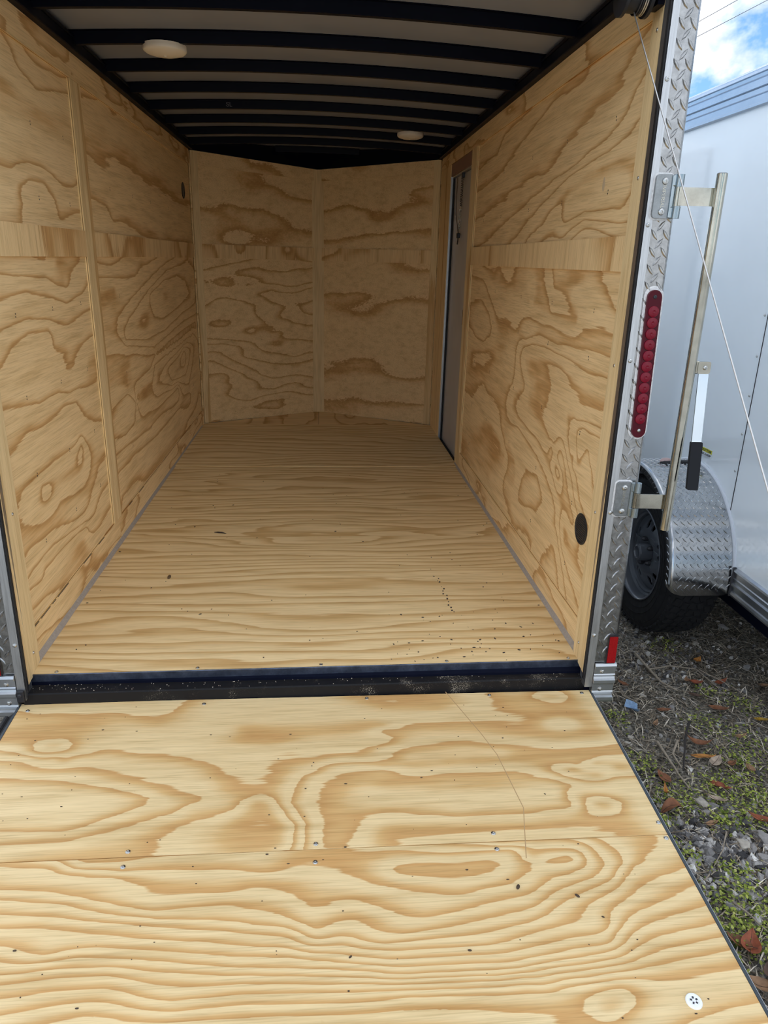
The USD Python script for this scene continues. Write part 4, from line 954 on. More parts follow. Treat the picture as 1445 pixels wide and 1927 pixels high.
SEAM, RLEN = .585, 1.80
rd = Thing('ramp_door', 'pine plywood ramp door let down behind the trailer', 'ramp', (0, RY, RZ))
ply(rd, 'plywood_sheet', rp(-RW, 0), rp(RW, 0), rp(RW, SEAM - .0012), rp(-RW, SEAM - .0012), rn, .016, WOOD['ramp0'], lambda P: RAMP1(P[..., 0], (RY - P[..., 1]) / math.cos(TH)), .006, label='upper plywood sheet next to the hinge')
ply(rd, 'plywood_sheet', rp(-RW, SEAM + .0012), rp(RW, SEAM + .0012), rp(RW, RLEN), rp(-RW, RLEN), rn, .016, WOOD['ramp1'], lambda P: RAMP2(P[..., 0], (RY - P[..., 1]) / math.cos(TH)), .006, label='lower plywood sheet')
for s in (-1, 1):
    q = [rp(s * (RW + .0006), -.0, .001), rp(s * (RW + .0075), -.0, .001), rp(s * (RW + .0075), 0, -.045), rp(s * (RW + .0006), 0, -.045)]
    p2 = [a + ru * RLEN for a in q]
    rd.add('edge_trim', trimesh.convex.convex_hull(np.array(q + p2)), plain('dark_steel_edge_%s' % ('r' if s > 0 else 'l'), (.055, .065, .075), .38, .5), label='%s dark steel edge trim' % ('right' if s > 0 else 'left'))
    q = [rp(s * (RW + .0080), .03, -.006), rp(s * (RW + .028), .05, -.012), rp(s * (RW + .028), .05, -.04), rp(s * (RW + .0080), .03, -.04)]
    p2 = [a + ru * (RLEN - .1) for a in q]
    if s < 0:
        rd.add('bulb_seal', cat_([trimesh.convex.convex_hull(np.array(q + p2)), tube([rp(s * (RW + .027), t, -.012) for t in np.linspace(.05, RLEN - .1, 6)], .008, 8)]), RUBBER, label='black ribbed rubber seal along the left edge')
    else:
        lip = [rp(s * (RW + .0076), 0, .0006), rp(s * (RW + .0088), 0, .0006), rp(s * (RW + .0088), 0, -.008), rp(s * (RW + .0076), 0, -.008)]
        rd.add('edge_lip', trimesh.convex.convex_hull(np.array(lip + [a + ru * RLEN for a in lip])), ALU, label='thin bright lip on the right edge')
rd.add('under_skin', trimesh.convex.convex_hull(np.array([rp(a, t, h) for a in (-RW, RW) for t in (.0, RLEN) for h in (-.017, -.044)])), WHITEPAINT)
rd.add('hinge', tube([rp(xx, -.004, -.020) for xx in np.linspace(-RW, RW, 5)], .009, 12), STEELBLK, smooth=40)
q = [rp(-RW, RLEN + .002, 0), rp(RW, RLEN + .002, 0), rp(-RW, RLEN + .002, -.016), rp(RW, RLEN + .002, -.016)]
yE = q[0][1] - .36
rd.add('end_flap', trimesh.convex.convex_hull(np.array(q + [V(-RW, yE, G + .002), V(RW, yE, G + .002), V(-RW, yE, G + .012), V(RW, yE, G + .012)])), STEELBLK)
ft = []
for xx in (-.7, .7):
    p_ = rp(xx, RLEN - .1, -.043)
    ft.append(box(xx - .03, xx + .03, p_[1] - .03, p_[1] + .03, G - .01, p_[2] + .004))
rd.add('rubber_foot', ft[0], RUBBER)
rd.add('rubber_foot', ft[1], RUBBER)
for (xx, t) in RAMP_SCREWS:
    rd.add('screw', disc_screw(rp(xx, max(t, .014), .0), rn, .0062, .0022), plain('grey_zinc_screw', (.42, .45, .46), .35, 1.0) if False else SCREW, smooth=40)
wc = rp(*RAMP_WASHER, .0)
wz = lathe([(.0165, -.001), (.0165, .0012), (.0150, .0030), (.0105, .0036), (.0090, .0028), (.0072, .0034), (.0045, .0030), (.0001, .0026)], 40)
bw = rd.add('bolt_head', place(wz, wc, rn), plain('white_washed_bolt', (.86, .88, .88), .3, .3), smooth=40, label='large bright carriage bolt head')
rc = []
for a in (0, 1.26, 2.51, 3.77, 5.03):
    rc.append(place(box(-.0016, .0016, .004, .0078, .0030, .0040), wc, rn))
    rc[-1].apply_transform(trimesh.transformations.rotation_matrix(a, rn, wc))
rd.add('recess', cat_(rc), DARKSTEEL, under=bw)

rib = []
for (a, t0), (b_, t1) in zip(SCUFF[:-1], SCUFF[1:]):
    rib.append(trimesh.convex.convex_hull(np.array([rp(a + d_, t0, h_) for d_ in (-.0011, .0011) for h_ in (-.001, .00025)] + [rp(b_ + d_, t1, h_) for d_ in (-.0011, .0011) for h_ in (-.001, .00025)])))
rd.add('scuff_line', cat_(rib), plain('brown_scuff', (.45, .29, .14), .7), label='thin brown scuff line running down the ramp')
bits = []
for _ in range(130):
    xx, t = rng.uniform(-.86, .86), rng.uniform(.02, 1.15)
    r = rng.uniform(.0006, .0020)
    b = trimesh.creation.icosphere(0, r)
    b.vertices *= V(rng.uniform(.8, 2.6), rng.uniform(.7, 1.4), .5)
    b.apply_translation(rp(xx, t, r * .3))
    bits.append(b)
for (px_, t, r) in ((.47, .715, .0050), (.60, .745, .0042), (.33, .86, .0030), (-.30, 1.02, .0036), (.08, .86, .0028), (.64, .80, .0024)):
    b = trimesh.creation.icosphere(1, r)
    b.vertices *= V(1.5, .8, .5)
    b.apply_transform(trimesh.transformations.rotation_matrix(px_ * 9, [0, 0, 1]))
    b.apply_translation(rp(px_, t, r * .3))
    bits.append(b)
single('ramp_debris', cat_(bits), plain('brown_ramp_debris', (.06, .038, .022), .8), 'small brown crumbs of dirt scattered on the ramp', 'debris', kind='stuff')
lf_ = lathe([(.0001, .004), (.010, .003), (.0125, .0), (.011, -.001)], 14)
lf_.vertices *= V(.55, 1.5, 1.3)
lf_.apply_translation([-.593, .70, .0012])
single('leaf_fragment', lf_, plain('brown_leaf_fragment', (.12, .075, .035), .6), 'brown curled leaf fragment lying on the floor left of centre', 'leaf', smooth=40)
single('bark_sliver', tube([(-.482, 1.204, .003), (-.465, 1.199, .005), (-.445, 1.192, .006), (-.424, 1.187, .003)], (.0012, .0036, .0034, .0008), 7), plain('dark_bark_sliver', (.035, .022, .014), .7), 'dark curved bark sliver on the floor behind the leaf fragment', 'twig', smooth=True)

# ------------------------------------------------------------------ lift cable and drum
cd = Thing('cable_drum', 'black ramp spring drum with wound cable at the top right of the opening', 'cable drum', (.80, .0, 1.885))
DX, DY, DZ, DR = .775, .012, 1.876, .043
cd.add('barrel', rod((DX - .005, DY, DZ), (DX + .06, DY, DZ), DR, 32), BLACKPL, smooth=30)
for xx in (DX - .010, DX + .052):
    cd.add('flange', rod((xx, DY, DZ), (xx + .008, DY, DZ), DR + .010, 36), BLACKPL, smooth=30)
for k in range(4):
    tr = trimesh.creation.torus(DR + .003, .0021, 40, 8)
    tr.apply_transform(trimesh.transformations.rotation_matrix(math.pi / 2, [0, 1, 0]))
    tr.apply_translation([DX + .030 + .0055 * k, DY, DZ])
    cd.add('cable_turn', tr, CABLE if k > 1 else DARKSTEEL, smooth=True)
cd.add('torsion_rod', rod((-.86, DY, DZ), (.868, DY, DZ), .012, 16), STEELBLK, smooth=30)
cd.add('bracket', box(.848, .868, DY - .03, DY + .03, DZ - .03, 1.99), STEELBLK)
cd.add('bracket', box(-.868, -.848, DY - .03, DY + .03, DZ - .03, 1.99), STEELBLK)
A_, B_ = V(.798, .002, 1.832), V(.895, -1.70, -.172)
tt = np.linspace(0, 1, 40)
cb_ = A_[None] + (B_ - A_)[None] * tt[:, None]
lc = Thing('lift_cable', 'thin bright steel cable running down from the drum to the ramp edge', 'cable', tuple(A_))
lc.add('wire', tube(cb_, .00165, 8), CABLE, smooth=True)
lc.add('end_clip', rod(B_ + V(-.004, 0, .0), B_ + V(.012, 0, .0), .006, 12), ZINC, smooth=30)

# ------------------------------------------------------------------ outside of this trailer
we = Thing('wall_exterior', 'outer skin, roof and running gear of the trailer', kind='structure')
for s in (-1, 1):
    we.add('side_skin', cat_([box(*sorted((s * .932, s * .936)), .02, 3.62, -.10, 2.02)]), WHITEPAINT)
    we.add('nose_skin', extrude([(s * .936, 3.62), (s * .002, 4.26), (s * .002, 4.264), (s * .940, 3.62)], 'z', -.10, 2.02), WHITEPAINT)
    yw = 1.42
    tp = lathe([(.20, -.09), (.25, -.1), (.31, -.098), (.333, -.085), (.335, -.05), (.335, .05), (.333, .085), (.31, .098), (.25, .1), (.20, .09)], 48)
    we.add('tyre', place(tp, (s * 1.06, yw, .077), (s, 0, 0)), TYRE, smooth=40)
    we.add('wheel_disc', place(lathe([(.20, -.09), (.19, .05), (.12, .06), (.05, .075), (.0001, .08)], 40), (s * 1.06, yw, .077), (s, 0, 0)), RIM, smooth=40)
Pg = np.array([[(xx, yy, 2.03 + arch(xx)) for xx in np.linspace(-.936, .936, 21)] for yy in (-.08, 3.62, 4.27)])
we.add('roof_sheet', trimesh.Trimesh(Pg.reshape(-1, 3), sheet_grid(Pg), process=False), WHITEPAINT, smooth=60)
we.add('underframe', cat_([box(-.93, .93, -.03, 3.62, -.06, -.022), box(-.93, -.85, -.05, 3.62, -.10, -.06), box(.85, .93, -.05, 3.62, -.10, -.06), box(-1.0, 1.0, 1.38, 1.46, .03 - .13, -.06), extrude([(-.93, 3.62), (.93, 3.62), (0, 4.24)], 'z', -.06, -.022), box(-.93, .93, -.058, -.03, -.13, -.046)]), STEELBLK)

# ------------------------------------------------------------------ the neighbouring trailer
NX = 1.600
nt = Thing('cargo_trailer', 'white enclosed cargo trailer parked alongside on the right', 'trailer', (2.4, 1.0, G))
for ya, yb, k in ((-.66, .484, 0), (.486, 1.70, 1), (1.702, 3.3, 0)):
    p = nt.add('side_panel', box(NX + (.0012 if k else 0), NX + .006, ya, yb + (.02 if not k else 0), .155, 1.81, .001), WHITEPAINT)
    yr = .503 if k else (yb - 1.2)
    if ya < 0:
        continue
    for q in np.arange(.22, 1.78, .1443):
        nt.add('rivet', disc_screw((NX - .0005, ya + .018, q - .0), (-1, 0, 0), .0052, .003), SCREW, smooth=40, under=p)
nt.add('panel_gap_shade', box(NX - .0016, NX + .001, .4830, .4862, .16, 1.80), DARKSTEEL, label='dark strip painting the gap shadow at the joint between two side panels')  # gap shadow at the panel joint, put in as a dark strip
nt.add('body_shell', cat_([box(NX + .004, 3.4, -.64, 3.3, .05, 1.93), extrude([(NX + .004, 3.3), (3.4, 3.3), (2.5, 4.1)], 'z', .05, 1.93)]), WHITEPAINT)
nt.add('roof', extrude([(NX - .004, 1.905), (NX + .25, 1.955), (2.5, 1.985), (3.4 - .25, 1.955), (3.40, 1.905), (3.4, 1.90), (NX, 1.90)], 'y', -.66, 3.3), WHITEPAINT)
zz = [(1.792, .004), (1.796, .013), (1.803, .013), (1.807, .006), (1.830, .006), (1.832, .0085), (1.836, .006), (1.853, .006), (1.857, .014), (1.865, .014), (1.869, .0065), (1.884, .0065), (1.886, .009), (1.890, .0065), (1.902, .007), (1.905, .013), (1.914, .012), (1.922, .002)]
nt.add('top_trim', extrude([(NX + .01, 1.792)] + [(NX - d_, z) for z, d_ in zz] + [(NX + .01, 1.922)], 'y', -.66, 3.3), plain('blue_grey_roof_trim', (.48, .575, .69), .24, 1.0, vary=.05, vscale=6), label='ridged aluminium roof trim')
zz = [(.163, .002), (.158, .012), (.150, .013), (.146, .005), (.124, .005), (.121, .009), (.117, .005), (.104, .005), (.100, .013), (.092, .013), (.088, .005), (.070, .005), (.067, .010), (.056, .012), (.048, .010)]
nt.add('bottom_rail', extrude([(NX + .02, .163)] + [(NX - d_, z) for z, d_ in zz] + [(NX + .02, .048)], 'y', -.66, 3.3), ALURAIL, label='ridged aluminium bottom rail')
nt.add('rail_joint', box(NX - .0145, NX - .003, .368, .374, .046, .165), DARKSTEEL)
nt.add('underframe', cat_([box(1.68, 1.76, -.6, 3.5, -.06, .05), box(3.24, 3.32, -.6, 3.5, -.06, .05), box(1.52, 3.48, .705, .785, .04, .115), box(1.62, 3.38, -.62, -.54, -.04, .05), box(1.62, 3.38, 1.7, 1.78, -.03, .05), box(2.38, 2.6, 3.2, 5.0, -.06, .02), box(2.42, 2.5, 4.7, 4.78, G - .01, .0)]), STEELBLK)

FY, FZ, FR = .772, .075, .395
arcs = [(FY - FR, z) for z in np.linspace(.045, FZ, 3)[:-1]] + [(FY - FR * math.cos(a), FZ + FR * math.sin(a)) for a in np.linspace(0, math.pi, 33)] + [(FY + FR, z) for z in np.linspace(FZ, .045, 3)[1:]]
pa = np.array(arcs)
sl_ = np.concatenate([[0], np.cumsum(np.linalg.norm(np.diff(pa, axis=0), axis=1))])
ST = sl_[-1]


def fpt(s_):
    y, z = np.interp(s_, sl_, pa[:, 0]), np.interp(s_, sl_, pa[:, 1])
    e = .004
    dy = np.interp(s_ + e, sl_, pa[:, 0]) - np.interp(s_ - e, sl_, pa[:, 0])
    dz = np.interp(s_ + e, sl_, pa[:, 1]) - np.interp(s_ - e, sl_, pa[:, 1])
    q = math.hypot(dy, dz)
    return V(0, y, z), V(0, dy / q, dz / q), V(0, -dz / q, dy / q)


F0, F1 = 1.357, NX - .001


def fender(t, m_plate, x_sign=1):
    ss = np.concatenate([np.linspace(0, .05, 8), np.linspace(.055, ST - .055, 70), np.linspace(ST - .05, ST, 8)])
    rows = []
    for s_ in ss:
        p, e, n = fpt(s_)
        dd = min(s_, ST - s_)
        r_ = .048
        cut = r_ - math.sqrt(max(0, r_ ** 2 - (r_ - min(dd, r_)) ** 2))
        rows.append([p + V(xx, 0, 0) for xx in np.linspace(F0 + cut, F1 - cut * .7, 12)])
    Pg = np.array(rows)
    f = sheet_grid(Pg)
    top_ = trimesh.Trimesh(Pg.reshape(-1, 3), f, process=False)
    Pi = Pg.copy()
    for i, s_ in enumerate(ss):
        Pi[i] -= fpt(s_)[2] * .003
    und = trimesh.Trimesh(Pi.reshape(-1, 3), f[:, ::-1], process=False)
    # outer flange, rolled over the edge
    fl = []
    for i, s_ in enumerate(ss):
        p, e, n = fpt(s_)
        q = Pg[i, 0]
        a = np.linspace(0, math.pi / 2, 6)
        dd = min(s_, ST - s_)
        dep = .034 * min(1, dd / .05 + .15)
        fl.append([q - V(.013, 0, 0) * math.sin(b) - n * .013 * (1 - math.cos(b)) for b in a] + [q - V(.013, 0, 0) - n * max(dep, .0135), q - V(.010, 0, 0) - n * max(dep, .0135)])
    Pf = np.array(fl)
    ff = sheet_grid(Pf)[:, ::-1]
    flange = trimesh.Trimesh(Pf.reshape(-1, 3), ff, process=False)

    def mp(u, v):
        p, e, n = fpt(v)
        return p + V(u, 0, 0) + n * .0002, V(1, 0, 0), e, n
    lg = lugs_on(mp, F0 + .016, F1 - .010, .022, ST - .022, .0275, .033, math.radians(48), .80)

    def mp2(u, v):
        p, e, n = fpt(v)
        return p + V(F0 - .0132, 0, 0) - n * u, n, e, V(-1, 0, 0)
    lg2 = lugs_on(mp2, .022, .024, .05, ST - .05, .05, .030, math.radians(40), .72)
    for g_ in (lg, lg2):
        n0 = g_.face_normals
    return cat_([top_, und, flange, lg, lg2])


fen = nt.add('fender', fender(nt, None), plain('bright_fender_plate', (.52, .525, .53), .16, 1.0, vary=.16, vscale=40.0), smooth=28, label='diamond plate fender')
nt.add('fender_molding', tube([V(NX - .003, 0, 0) + fpt(s_)[0] + fpt(s_)[2] * .002 for s_ in np.linspace(.02, ST - .02, 60)], .0075, 8), plain('pale_vinyl_molding', (.62, .66, .72), .4), smooth=True, under=fen, label='pale molding along the wall')
False and nt.add('end_lip', cat_([tube([V(xx, FY - FR, .0455) for xx in np.linspace(F0 + .048, F1 - .035, 5)], .0022, 6)]), ALU, smooth=True, under=fen)
ml = nt.add('marker_lamp', place(lathe([(1, 0), (1, .5), (.9, .8), (.0001, .8)], 30), (0, 0, 0), (0, 0, 1)).apply_transform(np.diag([.036, .020, .016, 1])).apply_translation([1.462, .765, FZ + FR - .002]), BLACKPL, smooth=40, label='black base of the fender marker lamp')
nt.add('lens', place(lathe([(1, .3), (1, .6), (.7, 1.0), (.0001, 1.15)], 30), (0, 0, 0), (0, 0, 1)).apply_transform(np.diag([.024, .0145, .020, 1])).apply_translation([1.450, .765, FZ + FR - .002]), plain('frosted_amber_lens', (.52, .36, .34), .3), smooth=40, under=ml)
nt.add('lamp_bar', box(1.495, 1.56, .752, .778, FZ + FR - .004, FZ + FR + .010, .003), BLACKPL, under=ml)

# wheel
WX, WY, WZ = 1.478, .745, .077
tp = [(.198, -.085), (.203, -.094), (.215, -.098), (.235, -.103), (.262, -.106), (.290, -.104), (.312, -.098), (.324, -.092), (.3325, -.080), (.336, -.05), (.3372, 0), (.336, .05), (.3325, .080), (.324, .092), (.312, .098), (.290, .104), (.262, .106), (.235, .103), (.215, .098), (.203, .094), (.198, .085)]
tyre = place(lathe(tp, 72), (WX, WY, WZ), (-1, 0, 0))
ty = nt.add('tyre', tyre, TYRE, smooth=40)
blk = []
for row in (-.068, -.032, .0, .032, .068):
    for k in range(54):
        a = (k + (.5 if abs(row) > .05 else 0)) * 2 * math.pi / 54
        b = box(-.012, .012, -.0155, .0155, -.004, .0055)
        b.apply_transform(trimesh.transformations.rotation_matrix(.35 * (1 if row > 0 else -1), [0, 0, 1]))
        b.apply_translation([row, 0, .3365 - (.003 if abs(row) > .05 else 0)])
        b.apply_transform(trimesh.transformations.rotation_matrix(a, [1, 0, 0]))
        b.apply_translation([WX, WY, WZ])
        blk.append(b)
for sgn in (-1, 1):
    for k in range(54):
        a = (k + .25) * 2 * math.pi / 54
        b = box(-.004, .004, -.011, .011, -.012, .010)
        b.apply_transform(trimesh.transformations.rotation_matrix(sgn * .7, [0, 1, 0]))
        b.apply_translation([sgn * .092, 0, .320])
        b.apply_transform(trimesh.transformations.rotation_matrix(a, [1, 0, 0]))
        b.apply_translation([WX, WY, WZ])
        blk.append(b)
nt.add('tread_blocks', cat_(blk), TYRE, kind='stuff', under=ty)
nt.add('sidewall_rings', cat_([place(trimesh.creation.torus(r_, .0018, 72, 6), (WX - h_, WY, WZ), (-1, 0, 0)) for r_, h_ in ((.238, .1035), (.300, .102), (.262, .1062))]), TYRE, smooth=True, under=ty)
nt.add('red_paint_mark', place(lathe([(.014, 0), (.012, .003), (.0001, .004)], 14), (WX - .1005, WY + .16, WZ - .235), (-1, 0, -.15)), plain('red_paint', (.55, .02, .06), .5), under=ty, label='small red mark on the sidewall')
rim = lathe([(.196, .082), (.205, .094), (.207, .099), (.203, .101), (.197, .097), (.192, .085), (.188, .060), (.180, .052), (.172, .056), (.165, .050), (.158, .020)], 72)
rm = nt.add('wheel_rim', place(rim, (WX, WY, WZ), (-1, 0, 0)), RIM, smooth=35)
outl = sg.Point(0, 0).buffer(.160, quad_segs=24)
for k in range(5):
    a0 = k * 2 * math.pi / 5 + .35
    for da in (-.22, .22):
        e = sg.Point(0, 0).buffer(1, quad_segs=10)
        from shapely import affinity
        e = affinity.scale(e, .020, .0125)
        e = affinity.rotate(e, math.degrees(a0 + da))
        e = affinity.translate(e, .122 * math.cos(a0 + da), .122 * math.sin(a0 + da))
        outl = outl.difference(e)
outl = outl.difference(sg.Point(0, 0).buffer(.036))
dm = trimesh.creation.extrude_polygon(outl, .006, engine='earcut')
dm = dm.subdivide().subdivide()
rr_ = np.linalg.norm(dm.vertices[:, :2], axis=1)
dm.vertices[:, 2] += .030 + .028 * np.exp(-((rr_ - .085) / .05) ** 2)
nt.add('wheel_disc', place(dm, (WX, WY, WZ), (-1, 0, 0)), RIM, smooth=35, under=rm)
nt.add('hub_cap', place(lathe([(.037, .01), (.037, .092), (.034, .100), (.026, .104), (.024, .098), (.0001, .096)], 36), (WX, WY, WZ), (-1, 0, 0)), RIM, smooth=35, under=rm)
for k in range(5):
    a = k * 2 * math.pi / 5
    c = V(WX - .060, WY + .057 * math.cos(a), WZ + .057 * math.sin(a))
    nt.add('lug_nut', place(lathe([(.0105, -.006), (.0105, .012), (.006, .021), (.0001, .022)], 6), c, (-1, 0, 0)), DARKSTEEL, under=rm)
for k in range(5):
    a0 = k * 2 * math.pi / 5 + .35
    b = box(-.013, .013, -.003, .003, 0, .0035)
    b.apply_transform(trimesh.transformations.rotation_matrix(a0, [0, 0, 1]))
    b.apply_translation([.122 * math.cos(a0), .122 * math.sin(a0), .054])
    nt.add('spoke_rib', place(b, (WX, WY, WZ), (-1, 0, 0)), RIM, under=rm)

# warning sticker over the fender
st_ = nt.add('warning_sticker', box(NX - .0012, NX - .0002, .685, .775, .508, .540), WHITEPAINT, label='small yellow and black caution sticker above the fender')
nt.add('yellow_band', box(NX - .0018, NX - .0010, .685, .775, .525, .540), YELLOW, under=st_)
for txt, h_, zc, m_ in (('CAUTION', .0095, .5325, INK), ('NOT A STEP', .0078, .5155, INK)):
    tm = meshkit.text_mesh(txt, h_, .0006, bold=True)
    c = tm.bounds.mean(0)
    tm.apply_translation(-c)
    w_ = tm.extents[0]
    tm.vertices[:, 0] *= .080 / w_
    tm.vertices = np.stack([-tm.vertices[:, 2], -tm.vertices[:, 0], tm.vertices[:, 1]], 1)
    tm.apply_translation([NX - .0021, .730, zc])
    tm.fix_normals()
    nt.add('lettering', tm, m_, under=st_)

# ------------------------------------------------------------------ ground and what lies on it
def ground_z(x_, y_):
    q = np.stack([np.asarray(x_) * 3.0, np.asarray(y_) * 3.0, np.zeros_like(np.asarray(x_, float))], -1)
    return G - .012 + .026 * (fbm(q, 3, 3) - .5)


gx = np.concatenate([[-600, -40, -12, -4], np.linspace(-2, .8, 15)[:-1], np.linspace(.8, 2.3, 151), [2.6, 3.4, 5, 12, 40, 600]])
gy = np.concatenate([[-600, -40, -12, -4], np.linspace(-2.6, -1.5, 8)[:-1], np.linspace(-1.5, 1.3, 271), [1.6, 2.4, 4, 8, 20, 60, 600]])
GXg, GYg = np.meshgrid(gx, gy)
fine = (GXg > .8) & (GXg < 2.3) & (GYg > -1.5) & (GYg < 1.3)
GZg = np.where(fine, ground_z(GXg, GYg) + .010 * (fbm(np.stack([GXg * 38, GYg * 38, 0 * GXg], -1), 3, 9) - .5), G - .012)
gm = Thing('ground', 'dark gravelly soil between the two trailers', kind='structure')
Pg = np.array([[(x_, y_ + .25 * math.sin(x_ * 1.7) + .12 * math.sin(x_ * 4.1), G - .004) for x_ in np.linspace(-40, 40, 161)] for y_ in (-60, -2.75)])  # unseen pale ground added behind the camera to bounce light into the trailer
gm.add('added_bounce_ground', trimesh.Trimesh(Pg.reshape(-1, 3), sheet_grid(Pg), process=False), plain('pale_bounce_stone', (.50, .48, .44), .9, vary=.25, vscale=60, bump=.6, bscale=90), label='added pale stone ground out of view that bounces light into the trailer')
gm.add('soil', trimesh.Trimesh(np.stack([GXg, GYg, GZg], -1).reshape(-1, 3), sheet_grid(np.stack([GXg, GYg, GZg], -1)), process=False), SOIL, smooth=True)

rng = np.random.default_rng(21)


def in_view(n_, x0=.9, x1=2.0, y0=-1.25, y1=1.05):
    return rng.uniform(x0, x1, n_), rng.uniform(y0, y1, n_)


def pebble_mesh(n_, lo, hi, xs_, ys_, seed):
    r_ = np.random.default_rng(seed)
    bas = trimesh.creation.icosphere(0, 1.0)
    out_v, out_f = [], []
    for i in range(n_):
        v = bas.vertices * (1 + .28 * r_.normal(size=(12, 1))).clip(.6, 1.5)
        s_ = lo + (hi - lo) * r_.random() ** 2.6
        v = v * V(*(r_.uniform(.65, 1.3, 3) * (1, 1, .75))) * s_
        R = trimesh.transformations.random_rotation_matrix(r_.random(3))[:3, :3]
        v = v @ R.T
        out_v.append(v + V(xs_[i], ys_[i], ground_z(xs_[i], ys_[i]) + s_ * .28))
        out_f.append(bas.faces + 12 * i)
    return np.vstack(out_v), np.vstack(out_f)


xs_, ys_ = in_view(13000)
dens = fbm(np.stack([xs_ * 2.2, ys_ * 2.2, 0 * xs_], -1), 3, 17)
near = ((xs_ - 1.12) ** 2 / .04 + (ys_ + .58) ** 2 / .018) < 1.6
keep = (rng.random(13000) < np.clip((dens - .25) * 2.2, .12, 1)) | near
single('gravel', pebble_mesh(int(keep.sum()), .0018, .0115, xs_[keep], ys_[keep], 4), GRAVEL, 'loose dark gravel strewn over the soil', 'gravel', kind='stuff', tone=np.repeat(rng.random(int(keep.sum())), 12))
# extra stones by the near end of the bare patch
n_ = 900
xs2, ys2 = rng.normal(1.11, .085, n_), rng.normal(-.57, .085, n_)
single('gravel_patch', pebble_mesh(n_, .003, .016, xs2, ys2, 6), GRAVEL, 'heap of grey gravel bare of weeds beside the ramp edge', 'gravel', kind='stuff', tone=np.repeat(rng.random(n_), 12))

sv, sf = [], []
n_ = 9000
xs3, ys3 = in_view(n_)
for i in range(n_):
    ln_, wd_ = rng.uniform(.010, .075), rng.uniform(.0006, .0022)
    a = rng.uniform(0, math.pi)
    d_, p_ = V(math.cos(a), math.sin(a), rng.uniform(-.12, .22)), V(-math.sin(a), math.cos(a), 0)
    c = V(xs3[i], ys3[i], ground_z(xs3[i], ys3[i]) + rng.uniform(.002, .012))
    bend = V(0, 0, rng.uniform(.0, .006)) + p_ * rng.uniform(-.006, .006)
    q = [c - d_ * ln_ / 2 - p_ * wd_ * .6, c - d_ * ln_ / 2 + p_ * wd_ * .6, c + bend + p_ * wd_, c + bend - p_ * wd_, c + d_ * ln_ / 2 + p_ * wd_ * .3, c + d_ * ln_ / 2 - p_ * wd_ * .3]
    b = len(sv)
    sv += q
    sf += [[b, b + 3, b + 2], [b, b + 2, b + 1], [b + 3, b + 5, b + 4], [b + 3, b + 4, b + 2]]
single('dry_litter', trimesh.Trimesh(np.array(sv), np.array(sf), process=False), STRAW, 'dry grass and bark litter scattered over the soil', 'litter', kind='stuff', tone=np.repeat(rng.random(len(sv) // 6), 6))

wv, wf_ = [], []
SPOTS = [(1.03, -.22, .085, 1.3), (1.07, -.72, .10, 1.9), (1.0, -.80, .10, 1.7), (1.35, .0, .07, .8), (1.55, .12, .07, .7), (1.36, -.20, .07, .9), (1.30, -.32, .10, 1.3), (1.06, -.38, .07, 1.0), (1.21, -.43, .09, 1.1), (1.10, -.64, .05, .6), (1.46, .19, .05, .45), (1.45, .53, .07, .5), (1.35, -.40, .10, 1.2), (1.05, .04, .06, .6), (1.07, -.83, .09, 1.2), (1.0, -.58, .04, .5), (1.22, -.30, .06, .6), (1.45, -.12, .10, .9), (1.3, -.5, .09, .8), (1.24, -.68, .08, .8), (1.12, -.33, .05, .5), (1.5, -.3, .12, .9), (1.16, -.46, .04, .6), (.99, -.45, .04, .6)]
for (cx, cy, rad, dn) in SPOTS:
    for _ in range(int(175 * dn)):
        q = rng.normal(size=2) * rad * .55
        x_, y_ = cx + q[0], cy + q[1]
        if x_ < .955:
            continue
        s_ = rng.uniform(.0028, .0068)
        h_ = rng.uniform(.003, .026) * math.exp(-(q @ q) / (rad ** 2))
        a, tl = rng.uniform(0, 2 * math.pi), rng.uniform(.05, .7)
        e1, e2 = V(math.cos(a) * math.cos(tl), math.sin(a) * math.cos(tl), math.sin(tl)), V(-math.sin(a), math.cos(a), 0)
        c = V(x_, y_, ground_z(x_, y_) + .003 + h_)
        b = len(wv)
        wv += [c, c + e1 * s_ * .7 + e2 * s_ * .65, c + e1 * s_ * 1.6 + e2 * s_ * .35, c + e1 * s_ * 1.75, c + e1 * s_ * 1.6 - e2 * s_ * .35, c + e1 * s_ * .7 - e2 * s_ * .65]
        wf_ += [[b, b + 5, b + 4], [b, b + 4, b + 3], [b, b + 3, b + 2], [b, b + 2, b + 1]]
single('low_weeds', trimesh.Trimesh(np.array(wv), np.array(wf_), process=False), WEED, 'patches of small green weeds growing through the gravel', 'weeds', kind='stuff', tone=np.repeat(rng.random(len(wv) // 6), 6))


